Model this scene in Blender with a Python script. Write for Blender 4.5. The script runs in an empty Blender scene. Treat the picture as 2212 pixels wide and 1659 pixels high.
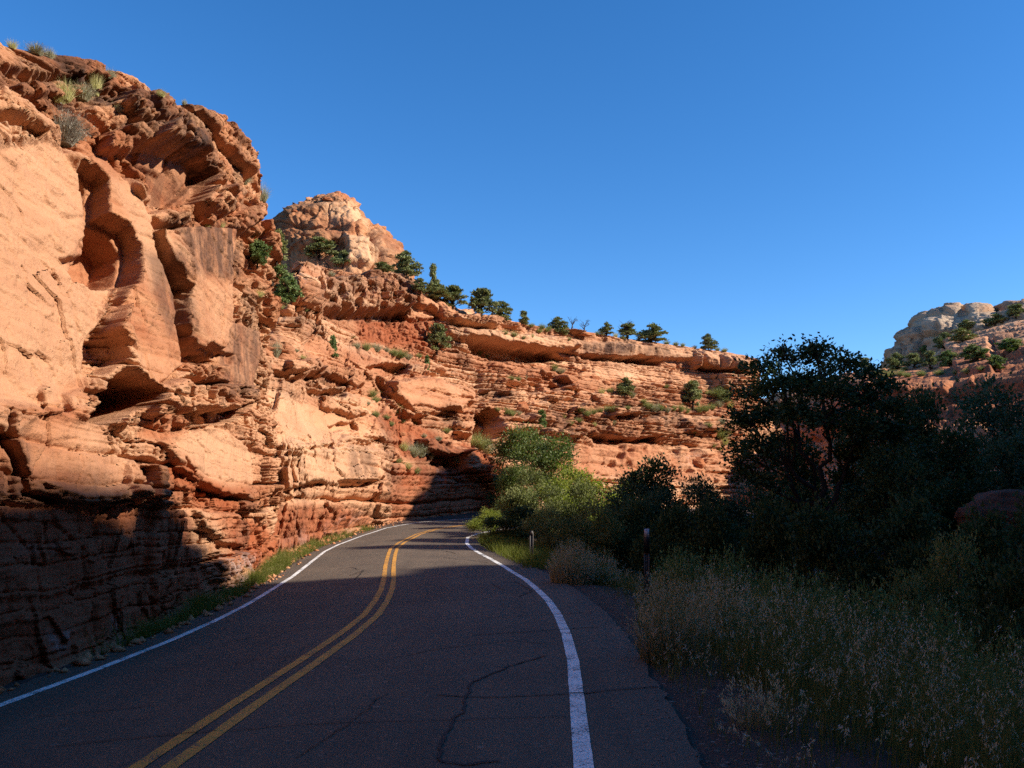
import bpy, math, random
import numpy as np
from mathutils import Vector, Matrix

SC = bpy.context.scene
COL = SC.collection
RNG = np.random.default_rng(7)
random.seed(7)
Q = 1.0                                  # mesh density

# ------------------------------------------------------------------ camera
CAM = np.array([0.0, 0.0, 1.6])
FPX, CX, CY = 1855.4, 1106.0, 829.5      # picture measured 2212 x 1659
PITCH = math.radians(8.07)
cp, sp_ = math.cos(PITCH), math.sin(PITCH)
cam_d = bpy.data.cameras.new('camera')
cam_d.sensor_width = 36.0
cam_d.lens = 36.0 * FPX / 2212.0
cam_d.clip_end = 5000
cam_d.clip_start = 0.05
cam = bpy.data.objects.new('camera', cam_d)
COL.objects.link(cam)
cam.location = CAM
cam.rotation_euler = (math.pi / 2 + PITCH, 0, 0)
SC.camera = cam

def ray(px, py):
    a = (px - CX) / FPX
    b = (CY - py) / FPX
    return np.array([a, cp - b * sp_, sp_ + b * cp])

def at(px, py, Y):
    d = ray(px, py)
    return CAM + d * (Y / d[1])

def proj(P):
    d = P - CAM
    zc = d[..., 1] * cp + d[..., 2] * sp_
    yc = -d[..., 1] * sp_ + d[..., 2] * cp
    zs = np.where(zc > 0.3, zc, 0.3)
    return CX + d[..., 0] / zs * FPX, CY - yc / zs * FPX, zc

def srgb(r, g, b):
    f = lambda c: c / 12.92 if c <= 0.04045 else ((c + 0.055) / 1.055) ** 2.4
    return (f(r / 255), f(g / 255), f(b / 255))

# ------------------------------------------------------------------ noise
_pr = np.random.default_rng(11)
PERM = np.concatenate([_pr.permutation(256)] * 3).astype(np.int32)
GR = _pr.normal(size=(256, 3)).astype(np.float32)
GR /= np.linalg.norm(GR, axis=1)[:, None]

def pn(P):
    P = np.ascontiguousarray(P, dtype=np.float32)
    shp = P.shape[:-1]
    P = P.reshape(-1, 3)
    out = np.empty(len(P), np.float32)
    for a in range(0, len(P), 400000):
        p = P[a:a + 400000]
        i = np.floor(p).astype(np.int32)
        f = p - i
        i &= 255
        u = f * f * f * (f * (f * 6 - 15) + 10)
        r = np.zeros(len(p), np.float32)
        for dx in (0, 1):
            hx = PERM[i[:, 0] + dx]
            wx = u[:, 0] if dx else 1 - u[:, 0]
            for dy in (0, 1):
                hy = PERM[hx + i[:, 1] + dy]
                wy = wx * (u[:, 1] if dy else 1 - u[:, 1])
                for dz in (0, 1):
                    g = GR[PERM[hy + i[:, 2] + dz]]
                    w = wy * (u[:, 2] if dz else 1 - u[:, 2])
                    r += w * (g[:, 0] * (f[:, 0] - dx) + g[:, 1] * (f[:, 1] - dy) + g[:, 2] * (f[:, 2] - dz))
        out[a:a + 400000] = r * 1.5
    return out.reshape(shp)

def fbm(P, octs=4, gain=0.5, lac=2.03, ridge=False):
    s, amp, tot = 0, 1.0, 0
    for o in range(octs):
        n = pn(P * (lac ** o) + 17.7 * o)
        if ridge:
            n = 1 - 2 * np.abs(n)
        s = s + amp * n
        tot += amp
        amp *= gain
    return s / tot

def sst(a, b, x):
    t = np.clip((x - a) / (b - a), 0, 1)
    return t * t * (3 - 2 * t)

def worley(u, v, seed=0):
    """F1, F2 and the id of the nearest cell, in 2-D."""
    iu, iv = np.floor(u).astype(np.int32), np.floor(v).astype(np.int32)
    f1 = np.full(u.shape, 9.0, np.float32)
    f2 = f1.copy()
    cid = np.zeros(u.shape, np.int32)
    for dx in (-1, 0, 1):
        for dy in (-1, 0, 1):
            cx, cy = iu + dx, iv + dy
            h = PERM[(PERM[(cx + seed) & 255] + cy) & 255]
            h2 = PERM[h + 57]
            d = np.hypot(cx + 0.1 + 0.8 * h / 255.0 - u, cy + 0.1 + 0.8 * h2 / 255.0 - v)
            m = d < f1
            f2 = np.where(m, f1, np.minimum(f2, d))
            cid = np.where(m, h * 3 + h2, cid)
            f1 = np.where(m, d, f1)
    return f1, f2, cid

def hsh(k, s=0):
    return (np.sin(np.asarray(k) * 12.9898 + s * 78.233) * 43758.5453) % 1.0

def facets(u, v, seed=0):
    iu, iv = np.floor(u).astype(np.int32), np.floor(v).astype(np.int32)
    f1 = np.full(u.shape, 9.0, np.float32)
    out = np.zeros(u.shape, np.float32)
    for dx in (-1, 0, 1):
        for dy in (-1, 0, 1):
            cx, cy = iu + dx, iv + dy
            h = PERM[(PERM[(cx + seed) & 255] + cy) & 255]
            h2 = PERM[h + 57]
            ou, ov = u - (cx + 0.1 + 0.8 * h / 255.0), v - (cy + 0.1 + 0.8 * h2 / 255.0)
            d = np.hypot(ou, ov)
            t1, t2, t3 = PERM[h + 91] / 127.5 - 1, PERM[h2 + 13] / 127.5 - 1, PERM[h + 150] / 127.5 - 1
            m = d < f1
            out = np.where(m, ou * t1 * 1.5 + ov * t2 * 1.5 + 0.15 * t3, out)
            f1 = np.where(m, d, f1)
    return out

# ------------------------------------------------------------------ meshes
def mesh(name, V, faces, mat=None, smooth=False, attrs=None):
    """faces: list of (n, k) int arrays."""
    me = bpy.data.meshes.new(name)
    V = np.asarray(V, np.float32).reshape(-1, 3)
    me.vertices.add(len(V))
    me.vertices.foreach_set('co', V.ravel())
    faces = [np.asarray(f, np.int32) for f in faces if len(f)]
    nl = sum(f.size for f in faces)
    nf = sum(len(f) for f in faces)
    me.loops.add(nl)
    me.polygons.add(nf)
    me.loops.foreach_set('vertex_index', np.concatenate([f.ravel() for f in faces]))
    tot = np.concatenate([np.full(len(f), f.shape[1], np.int32) for f in faces])
    st = np.concatenate([[0], np.cumsum(tot)[:-1]]).astype(np.int32)
    me.polygons.foreach_set('loop_start', st)
    if smooth:
        me.polygons.foreach_set('use_smooth', np.ones(nf, bool))
    for k, a in (attrs or {}).items():
        at_ = me.attributes.new(k, 'FLOAT', 'POINT')
        at_.data.foreach_set('value', np.asarray(a, np.float32).ravel())
    me.update(calc_edges=True)
    if mat:
        me.materials.append(mat)
    return me

def link(name, me, parent=None, loc=None):
    o = bpy.data.objects.new(name, me)
    COL.objects.link(o)
    if parent:
        o.parent = parent
    if loc is not None:
        o.location = loc
    return o

def tag(o, label=None, cat=None, group=None, kind=None):
    if label: o['label'] = label
    if cat: o['category'] = cat
    if group: o['group'] = group
    if kind: o['kind'] = kind
    return o

def gridfaces(nu, nv, off=0):
    """quads of a grid with index i * nv + j."""
    i, j = np.meshgrid(np.arange(nu - 1), np.arange(nv - 1), indexing='ij')
    a = (i * nv + j).ravel() + off
    return np.stack([a, a + nv, a + nv + 1, a + 1], 1)

class MB:
    def __init__(s):
        s.V, s.F4, s.F3, s.n = [], [], [], 0
        s.A = []
    def add(s, V, F, a=0.0):
        V = np.asarray(V, float).reshape(-1, 3)
        F = np.asarray(F, int)
        (s.F4 if F.shape[1] == 4 else s.F3).append(F + s.n)
        s.V.append(V)
        s.A.append(np.full(len(V), a) if np.isscalar(a) else np.asarray(a))
        s.n += len(V)
    def tube(s, pts, rad, k=6, a=0.0, cap=True):
        pts = np.asarray(pts, float)
        n = len(pts)
        t = np.gradient(pts, axis=0)
        t /= np.linalg.norm(t, axis=1)[:, None] + 1e-9
        ref = np.array([0, 0, 1.0]) if abs(t[0, 2]) < 0.9 else np.array([1.0, 0, 0])
        V = np.zeros((n, k, 3))
        for i in range(n):
            x = np.cross(t[i], ref); x /= np.linalg.norm(x) + 1e-9
            y = np.cross(t[i], x)
            ang = np.arange(k) * 2 * math.pi / k
            V[i] = pts[i] + rad[i] * (np.cos(ang)[:, None] * x + np.sin(ang)[:, None] * y)
        F = []
        for i in range(n - 1):
            for j in range(k):
                F.append((i * k + j, i * k + (j + 1) % k, (i + 1) * k + (j + 1) % k, (i + 1) * k + j))
        s.add(V, F, a)
    def box(s, c, d, a=0.0):
        c, d = np.array(c, float), np.array(d, float) / 2
        V = np.array([[x, y, z] for x in (-1, 1) for y in (-1, 1) for z in (-1, 1)]) * d + c
        s.add(V, [(0, 1, 3, 2), (4, 6, 7, 5), (0, 4, 5, 1), (2, 3, 7, 6), (0, 2, 6, 4), (1, 5, 7, 3)], a)
    def mesh(s, name, mat, smooth=False, aname='v'):
        F = []
        if s.F4: F.append(np.concatenate(s.F4))
        if s.F3: F.append(np.concatenate(s.F3))
        return mesh(name, np.concatenate(s.V), F, mat, smooth, {aname: np.concatenate(s.A)})

# ------------------------------------------------------------------ materials
class NT:
    def __init__(s, name):
        s.m = bpy.data.materials.new(name)
        s.m.use_nodes = True
        s.t = s.m.node_tree
        s.t.nodes.clear()
        s.out = s.t.nodes.new('ShaderNodeOutputMaterial')
    def n(s, typ, **kw):
        nd = s.t.nodes.new('ShaderNode' + typ)
        ins = kw.pop('ins', {})
        for k, v in kw.items():
            setattr(nd, k, v)
        for k, v in ins.items():
            if isinstance(v, bpy.types.NodeSocket):
                s.t.links.new(v, nd.inputs[k])
            else:
                nd.inputs[k].default_value = v
        return nd
    def coord(s):
        return s.n('TexCoord').outputs['Object']
    def mapped(s, vec, scale):
        return s.n('Mapping', ins={'Vector': vec, 'Scale': scale}).outputs[0]
    def noise(s, vec, scale, detail=5.0, rough=0.55, dist=0.0):
        return s.n('TexNoise', ins={'Vector': vec, 'Scale': scale, 'Detail': detail, 'Roughness': rough, 'Distortion': dist}).outputs[0]
    def ramp(s, fac, stops):
        r = s.n('ValToRGB', ins={0: fac})
        e = r.color_ramp.elements
        while len(e) < len(stops): e.new(0.5)
        for x, (p, c) in zip(e, stops):
            x.position = p
            x.color = (*c, 1) if len(c) == 3 else c
        return r.outputs[0]
    def mr(s, v, a, b, c=0.0, d=1.0):
        return s.n('MapRange', ins={0: v, 1: a, 2: b, 3: c, 4: d}).outputs[0]
    def mix(s, f, a, b, mode='MIX'):
        nd = s.n('Mix', data_type='RGBA', blend_type=mode)
        for sock, v in ((nd.inputs[0], f), (nd.inputs[6], a), (nd.inputs[7], b)):
            if isinstance(v, bpy.types.NodeSocket):
                s.t.links.new(v, sock)
            elif sock == nd.inputs[0]:
                sock.default_value = v
            else:
                sock.default_value = (*v, 1) if len(v) == 3 else v
        return nd.outputs[2]
    def math(s, op, a, b=0.0):
        return s.n('Math', operation=op, ins={0: a, 1: b}).outputs[0]
    def attr(s, name):
        return s.n('Attribute', attribute_name=name).outputs['Fac']
    def bump(s, h, strength=0.5, dist=0.05, nrm=None):
        ins = {'Strength': strength, 'Distance': dist, 'Height': h}
        if nrm is not None: ins['Normal'] = nrm
        return s.n('Bump', ins=ins).outputs[0]
    def finish(s, col, rough=0.9, nrm=None, spec=0.15, extra=None):
        ins = {'Base Color': col if isinstance(col, bpy.types.NodeSocket) else (*col, 1), 'Roughness': rough, 'Specular IOR Level': spec}
        if nrm is not None: ins['Normal'] = nrm
        b = s.n('BsdfPrincipled', ins=ins)
        s.t.links.new(b.outputs[0], s.out.inputs[0])
        return s.m

def rock_mat(name, c_main, c_red, c_pale, scale=1.0, zfreq=2.2, bump=1.0):
    t = NT(name)
    co = t.coord()
    big = t.noise(co, 0.22 * scale, 5, 0.6)
    st = t.noise(t.mapped(co, (0.10 * scale, 0.10 * scale, zfreq * scale)), 1.0, 8, 0.62, 0.25)
    med = t.noise(co, 1.3 * scale, 8, 0.65)
    col = t.mix(t.mr(st, 0.40, 0.62), c_main, c_red)
    col = t.mix(t.math('MULTIPLY', t.mr(big, 0.48, 0.70), 0.75), col, c_pale)
    col = t.mix(t.math('MULTIPLY', t.mr(med, 0.50, 0.72), 0.45), col, c_red)
    bd = t.attr('bed')
    col = t.mix(t.mr(bd, 0.5, 0.0, 0.0, 0.55), col, tuple(0.8 * a for a in c_red))
    col = t.mix(t.mr(bd, 0.5, 1.0, 0.0, 0.6), col, c_pale)
    col = t.mix(t.math('MULTIPLY', t.attr('pale'), 1.0), col, c_pale)
    dn = t.math('MULTIPLY', t.attr('dirt'), t.mr(med, 0.25, 0.55, 0.55, 1.0))
    col = t.mix(dn, col, (0.30, 0.085, 0.035))
    # desert varnish: dark runs down the face
    run = t.noise(t.mapped(co, (2.2 * scale, 2.2 * scale, 0.16 * scale)), 1.0, 6, 0.62, 0.3)
    blot = t.noise(co, 2.6 * scale, 8, 0.7)
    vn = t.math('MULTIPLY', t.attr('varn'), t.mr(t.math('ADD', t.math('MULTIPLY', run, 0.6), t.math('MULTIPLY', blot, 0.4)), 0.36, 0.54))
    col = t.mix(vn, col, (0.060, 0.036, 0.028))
    # white mineral bloom
    wh = t.math('MULTIPLY', t.attr('salt'), t.mr(blot, 0.46, 0.66))
    col = t.mix(wh, col, (0.50, 0.40, 0.36))
    # grain speckle
    gr = t.noise(co, 14.0 * scale, 4, 0.7)
    col = t.mix(t.mr(gr, 0.35, 0.70, 0.0, 0.35), col, t.mix(0.5, col, c_red))
    pits = t.n('TexVoronoi', feature='F1', ins={'Vector': co, 'Scale': 3.2 * scale}).outputs[0]
    h = t.math('ADD', t.math('MULTIPLY', t.noise(co, 4.0 * scale, 10, 0.68), 1.0), t.math('MULTIPLY', t.math('MULTIPLY', t.noise(t.mapped(co, (0.8 * scale, 0.8 * scale, 9.0 * scale)), 1.0, 6, 0.6, 0.4), t.attr('lam')), 0.6))
    h = t.math('ADD', h, t.math('MULTIPLY', t.mr(pits, 0.0, 0.25), 0.10))
    nrm = t.bump(h, 0.9 * bump, 0.11 / scale)
    return t.finish(col, 0.92, nrm, 0.08)

M = {}
M['rock'] = rock_mat('red_sandstone', (0.48, 0.222, 0.112), (0.33, 0.120, 0.056), (0.58, 0.330, 0.190))
M['rock_far'] = rock_mat('red_sandstone_far', (0.54, 0.248, 0.124), (0.37, 0.134, 0.062), (0.66, 0.390, 0.228), 0.45, 2.6)
M['butte'] = rock_mat('tan_sandstone', (0.58, 0.30, 0.150), (0.46, 0.19, 0.085), (0.68, 0.43, 0.25), 0.5, 1.2)
M['mesa'] = rock_mat('grey_sandstone', (0.40, 0.28, 0.19), (0.38, 0.20, 0.11), (0.50, 0.38, 0.27), 0.2, 1.5)
M['shaded_rock'] = rock_mat('shaded_outcrop', (0.20, 0.115, 0.080), (0.15, 0.070, 0.045), (0.24, 0.16, 0.12), 0.6, 2.4)  # darker rock copy: the outcrop's deep shade is put into the colour
M['gravel'] = rock_mat('road_gravel', (0.16, 0.125, 0.105), (0.11, 0.075, 0.062), (0.34, 0.29, 0.26), 3.0, 2.0)
M['boulder'] = rock_mat('boulder_sandstone', (0.50, 0.190, 0.078), (0.40, 0.12, 0.048), (0.62, 0.32, 0.16), 1.0, 2.0)

def asphalt():
    t = NT('old_asphalt')
    co = t.coord()
    sp = t.noise(co, 62.0, 4, 0.85)
    stone = t.n('TexVoronoi', feature='F1', ins={'Vector': co, 'Scale': 46.0})
    stone2 = t.n('TexVoronoi', feature='F1', ins={'Vector': co, 'Scale': 24.0})
    big = t.noise(co, 0.5, 6, 0.62)
    mid = t.noise(co, 4.0, 6, 0.68)
    lon = t.noise(t.mapped(co, (1.5, 0.10, 1)), 1.0, 5, 0.55)
    col = t.mix(t.mr(sp, 0.38, 0.66), (0.0456, 0.0341, 0.0256), (0.1800, 0.1331, 0.0931))
    col = t.mix(t.mr(stone.outputs[1], 0.84, 0.98, 0, 0.6), col, (0.3240, 0.2585, 0.1947))
    col = t.mix(t.mr(stone2.outputs[1], 0.93, 0.99, 0, 0.8), col, (0.3960, 0.3190, 0.2470))
    col = t.mix(t.mr(big, 0.40, 0.66, 0, 0.45), col, (0.1800, 0.1265, 0.0855))
    col = t.mix(t.mr(mid, 0.50, 0.72, 0, 0.40), col, (0.0480, 0.0363, 0.0285))
    col = t.mix(t.mr(lon, 0.45, 0.66, 0, 0.40), col, (0.0552, 0.0418, 0.0323))
    h = t.math('ADD', sp, t.math('MULTIPLY', stone.outputs[0], -0.8))
    nrm = t.bump(h, 0.7, 0.012)
    return t.finish(col, 0.85, nrm, 0.25)
M['asphalt'] = asphalt()

def paint(name, c, worn):
    t = NT(name)
    co = t.coord()
    n1 = t.noise(co, 42.0, 4, 0.75)
    n2 = t.noise(co, 3.0, 5, 0.6)
    n3 = t.noise(co, 14.0, 5, 0.6)
    w = t.math('ADD', t.math('MULTIPLY', n1, 0.65), t.math('MULTIPLY', n2, 0.35))
    w = t.mr(w, worn, worn + 0.07)
    col = t.mix(t.mr(n3, 0.4, 0.7, 0, 0.4), c, tuple(x * 0.72 for x in c))
    col = t.mix(t.mr(t.noise(co, 1.1, 5, 0.7), 0.45, 0.75, 0, 0.5), col, tuple(x * 0.45 for x in c))
    col = t.mix(w, col, (0.075, 0.062, 0.054))
    nrm = t.bump(n1, 0.5, 0.008)
    return t.finish(col, 0.75, nrm, 0.3)
M['white_paint'] = paint('worn_white_paint', (0.84, 0.81, 0.76), 0.505)
M['yellow_paint'] = paint('worn_yellow_paint', (0.60, 0.28, 0.045), 0.52)

def plain(name, c, rough=0.8, spec=0.2, var=0.25, sc=20.0):
    t = NT(name)
    co = t.coord()
    col = t.mix(t.mr(t.noise(co, sc, 5, 0.6), 0.35, 0.7), c, tuple(x * (1 - var) for x in c))
    return t.finish(col, rough, None, spec)
M['tar'] = plain('crack_tar', (0.012, 0.011, 0.011), 0.7, 0.2)
M['steel'] = plain('weathered_steel', (0.10, 0.085, 0.075), 0.6, 0.4, 0.4, 30)
M['reflector'] = plain('white_reflector', (0.42, 0.43, 0.45), 0.35, 0.5, 0.08, 40)
M['black_plate'] = plain('black_plate', (0.012, 0.012, 0.014), 0.5, 0.4)
M['bark'] = plain('grey_bark', (0.050, 0.038, 0.030), 0.95, 0.1, 0.5, 9)
M['deadwood'] = plain('dead_wood', (0.10, 0.075, 0.06), 0.9, 0.1, 0.4, 9)

def ground_mat():
    t = NT('red_gravel_ground')
    co = t.coord()
    b = t.noise(co, 0.5, 6, 0.6)
    g = t.noise(co, 38.0, 5, 0.75)
    peb = t.n('TexVoronoi', feature='F1', ins={'Vector': co, 'Scale': 34.0})
    col = t.mix(t.mr(b, 0.35, 0.65), (0.075, 0.055, 0.047), (0.115, 0.070, 0.054))
    col = t.mix(t.mr(g, 0.45, 0.65, 0, 0.6), col, (0.060, 0.042, 0.038))
    col = t.mix(t.mr(peb.outputs[1], 0.86, 0.96), col, (0.30, 0.235, 0.20))
    nrm = t.bump(t.math('ADD', g, t.math('MULTIPLY', peb.outputs[0], -0.7)), 0.8, 0.03)
    return t.finish(col, 0.95, nrm, 0.1)
M['ground'] = ground_mat()

def leaf_mat(name, c0, c1, trans=0.25, rough=0.6, spec=0.2, ctop=None):
    """v = one random number per leaf; colours from c0 to c1."""
    t = NT(name)
    v = t.attr('v')
    rnd = t.n('ObjectInfo').outputs['Random']
    stops = [(0.0, c0), (0.75, c1)]
    if ctop: stops.append((0.98, ctop))
    col = t.ramp(v, stops)
    col = t.mix(t.mr(rnd, 0, 1, 0.0, 0.35), col, tuple(a * 0.75 for a in c0))
    p = t.n('BsdfPrincipled', ins={'Base Color': col, 'Roughness': rough, 'Specular IOR Level': spec})
    tr = t.n('BsdfTranslucent', ins={'Color': t.mix(1.0, col, (1.0, 1.15, 0.5), 'MULTIPLY')})
    ms = t.n('MixShader', ins={0: trans})
    t.t.links.new(p.outputs[0], ms.inputs[1])
    t.t.links.new(tr.outputs[0], ms.inputs[2])
    t.t.links.new(ms.outputs[0], t.out.inputs[0])
    return t.m
M['juniper'] = leaf_mat('juniper_green', (0.1231, 0.1442, 0.0547), (0.2873, 0.2907, 0.1140), 0.15)
M['juniper_bright'] = leaf_mat('juniper_bright', (0.0880, 0.1360, 0.0416), (0.2080, 0.2640, 0.0880), 0.2)
M['sage'] = leaf_mat('sage_grey', (0.2356, 0.2265, 0.1359), (0.4894, 0.4531, 0.3081), 0.2, 0.8, 0.1)
M['greybush'] = leaf_mat('grey_twig', (0.1760, 0.1520, 0.1200), (0.4000, 0.3520, 0.2720), 0.1, 0.9, 0.1)
M['scrub'] = leaf_mat('scrub_green', (0.1734, 0.1938, 0.0734), (0.3876, 0.3876, 0.1591), 0.25, 0.8, 0.1)
M['yellowtuft'] = leaf_mat('yellow_tuft', (0.3600, 0.3300, 0.1200), (0.6600, 0.6000, 0.3000), 0.25, 0.8, 0.1)
M['leaf_bright'] = leaf_mat('leaf_bright', (0.1654, 0.2037, 0.0350), (0.3722, 0.3784, 0.0667), 0.40, 0.55, 0.25)
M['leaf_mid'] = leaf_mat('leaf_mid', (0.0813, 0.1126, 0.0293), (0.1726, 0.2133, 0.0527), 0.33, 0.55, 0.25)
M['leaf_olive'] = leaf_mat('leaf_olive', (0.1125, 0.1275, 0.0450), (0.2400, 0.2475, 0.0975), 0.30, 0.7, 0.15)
M['leaf_shaded'] = leaf_mat('leaf_shaded', (0.0344, 0.0562, 0.0219), (0.0781, 0.1125, 0.0375), 0.20, 0.6, 0.15)  # darker leaves for trees in shade; the shade is in the colour
M['leaf_blue'] = leaf_mat('leaf_blue', (0.0469, 0.0781, 0.0406), (0.0938, 0.1406, 0.0656), 0.20, 0.6, 0.15)  # blue-green leaves, likewise darkened for trees standing in shade
M['brush'] = leaf_mat('rabbitbrush', (0.0960, 0.1488, 0.0576), (0.2040, 0.2640, 0.1008), 0.25, 0.8, 0.1)
M['grass_green'] = leaf_mat('verge_green', (0.1126, 0.1366, 0.0248), (0.2400, 0.2375, 0.0450), 0.35, 0.7, 0.15, (0.36, 0.31, 0.13))
M['grass_dry'] = leaf_mat('dry_grass', (0.0775, 0.0937, 0.0298), (0.2066, 0.2076, 0.0746), 0.30, 0.8, 0.1, (0.58, 0.51, 0.42))
M['grass_pale'] = leaf_mat('pale_grass', (0.2001, 0.1693, 0.0845), (0.5079, 0.4155, 0.2462), 0.30, 0.8, 0.1, (0.64, 0.57, 0.46))

# ------------------------------------------------------------------ light
AZ, EL = math.radians(104.0), math.radians(31.0)      # clockwise from +Y
SUN = Vector((math.sin(AZ) * math.cos(EL), math.cos(AZ) * math.cos(EL), math.sin(EL)))
ld = bpy.data.lights.new('sun', 'SUN')
ld.energy = 5.0
ld.angle = math.radians(0.53)
ld.color = (1.0, 0.92, 0.79)
lo = bpy.data.objects.new('sun', ld)
COL.objects.link(lo)
lo.rotation_euler = SUN.to_track_quat('Z', 'Y').to_euler()
lo.location = (40, -10, 60)
w = bpy.data.worlds.new('World')
SC.world = w
w.use_nodes = True
bg = w.node_tree.nodes['Background']
sky = w.node_tree.nodes.new('ShaderNodeTexSky')
sky.sky_type = 'NISHITA'
sky.sun_disc = False
sky.sun_elevation = EL
sky.sun_rotation = AZ
sky.altitude = 1800
sky.air_density = 1.0
sky.dust_density = 0.25
sky.ozone_density = 3.0
hs = w.node_tree.nodes.new('ShaderNodeHueSaturation')      # the clear high-desert blue
hs.inputs['Saturation'].default_value = 1.28
hs.inputs['Hue'].default_value = 0.503
w.node_tree.links.new(sky.outputs[0], hs.inputs['Color'])
w.node_tree.links.new(hs.outputs[0], bg.inputs[0])
bg.inputs[1].default_value = 0.130
SC.view_settings.view_transform = 'Standard'
SC.view_settings.look = 'None'
SC.view_settings.exposure = 0.78
SC.view_settings.gamma = 1.0
SC.render.engine = 'CYCLES'
SC.cycles.max_bounces = 6
SC.cycles.diffuse_bounces = 3
SC.cycles.transmission_bounces = 4
SC.cycles.transparent_max_bounces = 8
SC.cycles.use_adaptive_sampling = True
SC.cycles.adaptive_threshold = 0.015
SC.cycles.use_denoising = False
try:
    SC.cycles.denoiser = 'OPENIMAGEDENOISE'
except Exception:
    pass
# ------------------------------------------------------------------ road lines (traced on the road surface)
def rise(Y):
    Y = np.asarray(Y, float)
    r = 0.028 * np.maximum(Y - 21, 0)
    r = np.where(Y > 52, 0.868 + (1 - np.exp(-(Y - 52) / 12)) * 0.3, r)
    return r + 0.02 * np.exp(-((Y - 21) / 4) ** 2)

def on_road(px, py, drop=0.0):
    d = ray(px, py)
    Y = 20.0
    for _ in range(60):
        z = float(rise(Y)) - drop
        Y = 0.5 * Y + 0.5 * np.clip((z - CAM[2]) / d[2] * d[1], 2, 80)
    return np.array([d[0] / d[1] * Y, Y])

PXR = [(1249, 1659), (1250, 1500), (1235, 1400), (1215, 1345), (1190, 1300), (1135, 1250), (1075, 1215), (1035, 1195), (1010, 1180), (1003, 1170)]
PXC = [(328, 1659), (450, 1572), (575, 1490), (708, 1401), (765, 1361), (804, 1333), (839, 1269), (841, 1221), (850, 1182), (874, 1166), (913, 1150), (964, 1139)]
PXL = [(-250, 1610), (52, 1503), (168, 1467), (284, 1422), (414, 1366), (523, 1314), (619, 1254), (708, 1186), (749, 1166), (813, 1149)]
TR = np.array([on_road(*p) for p in PXR])
TC = np.array([on_road(*p) for p in PXC])
TL = np.array([on_road(*p, 0.1) for p in PXL])

def mono(T):
    k = [0]
    for i in range(1, len(T)):
        if T[i, 1] > T[k[-1], 1] + 0.3:
            k.append(i)
    return T[k]
TR, TC, TL = mono(TR), mono(TC), mono(TL)
TR = np.vstack([[TR[0, 0] - 0.10, -30], [TR[0, 0] - 0.02, 2], TR])
TC = np.vstack([[TC[0, 0] - 0.55, -30], [TC[0, 0] - 0.06, 2], TC])
TL = np.vstack([[TL[1, 0] - 0.15, -30], [TL[1, 0], 2], TL[1:]])

def smooth_x(T, Y):
    """Smooth curve x(Y) through the traced points."""
    f = np.linspace(T[0, 1], T[-1, 1], 700)
    x = np.interp(f, T[:, 1], T[:, 0])
    k = np.hanning(41); k /= k.sum()
    xp = np.pad(x, 20, mode='reflect', reflect_type='odd')
    return np.interp(Y, f, np.convolve(xp, k, 'valid'))

YS = np.linspace(-30, 31, 190)
def stack(T, bend):
    a = np.stack([smooth_x(T, YS), YS], 1)
    P = np.vstack([a[::6], bend])
    return P

def chaikin(P, n=3):
    for _ in range(n):
        q = np.empty((2 * len(P), P.shape[1]))
        q[0::2] = np.vstack([P[:1], 0.75 * P[:-1] + 0.25 * P[1:]])
        q[1::2] = np.vstack([0.25 * P[1:] + 0.75 * P[:-1], P[-1:]])
        P = q
    return P

LB = [(-6.35, 36), (-6.30, 40.5), (-5.35, 45.9), (-3.6, 50.0), (-0.8, 53.4), (3, 56.8), (10, 61.0), (22, 66)]
CB = [(-3.95, 35.5), (-3.75, 38.5), (-3.15, 41.6), (-2.1, 44.9), (0.2, 48.0), (4.2, 51.6), (11.2, 56.4), (23.2, 61.6)]
RB = [(-1.78, 33.6), (-1.60, 36), (-1.0, 38.5), (0.0, 41.3), (2.4, 44.6), (6.2, 48.0), (12.8, 52.6), (24.8, 58.0)]
LNL, LNC, LNR = (chaikin(stack(T, b)) for T, b in ((TL, LB), (TC, CB), (TR, RB)))
CENTRE_Y, CENTRE_X = LNC[:, 1], LNC[:, 0]

def xl(Y): return np.interp(Y, LNL[:, 1], LNL[:, 0])
def xc(Y): return np.interp(Y, LNC[:, 1], LNC[:, 0])
def xr(Y): return np.interp(Y, LNR[:, 1], LNR[:, 0])

def road_z(x, y):
    x, y = np.asarray(x, float), np.asarray(y, float)
    fade = 1 - sst(36, 46, y)
    return rise(y) - 0.042 * np.clip(xc(y) - x, 0, 3.2) * fade

def ground_z(x, y):
    x, y = np.asarray(x, float), np.asarray(y, float)
    z = road_z(x, y)
    P = np.stack([x, y, 0 * x], -1)
    off = x - xr(y)
    # past the road the shoulder runs level, then the bank falls to the wash
    sh = 0.9 + 0.7 * sst(14, 4, y) + 0.25 * pn(P * 0.35)
    drop = sst(0, 6.5, off - sh) * 1.9
    drop = np.where(y > 42, drop * (1 - sst(42, 50, y)), drop)
    z = z - drop
    z = z + 0.05 * fbm(P * 0.7, 3) * sst(0.6, 2.0, np.maximum(off, xl(y) - x))
    z = z + 0.25 * sst(1.0, 4.0, xl(y) - x)
    z = z - 0.035
    far = sst(60, 200, np.hypot(x, y))
    return z + far * 1.0 * pn(P * 0.02)

def axis(lo, hi, step, far):
    a = np.arange(lo, hi + 1e-6, step)
    g = step * 1.22 ** np.arange(1, 60)
    r = hi + np.cumsum(g); r = r[r < far]
    l = lo - np.cumsum(g); l = l[l > -far]
    return np.concatenate([l[::-1], a, r])

gx, gy = axis(-9, 12, 0.14, 2500), axis(2, 60, 0.16, 2500)
GX, GY = np.meshgrid(gx, gy, indexing='ij')
gm = mesh('ground', np.stack([GX, GY, ground_z(GX, GY)], -1), [gridfaces(len(gx), len(gy))], M['ground'], True)
tag(link('ground', gm), kind='structure')

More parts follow.
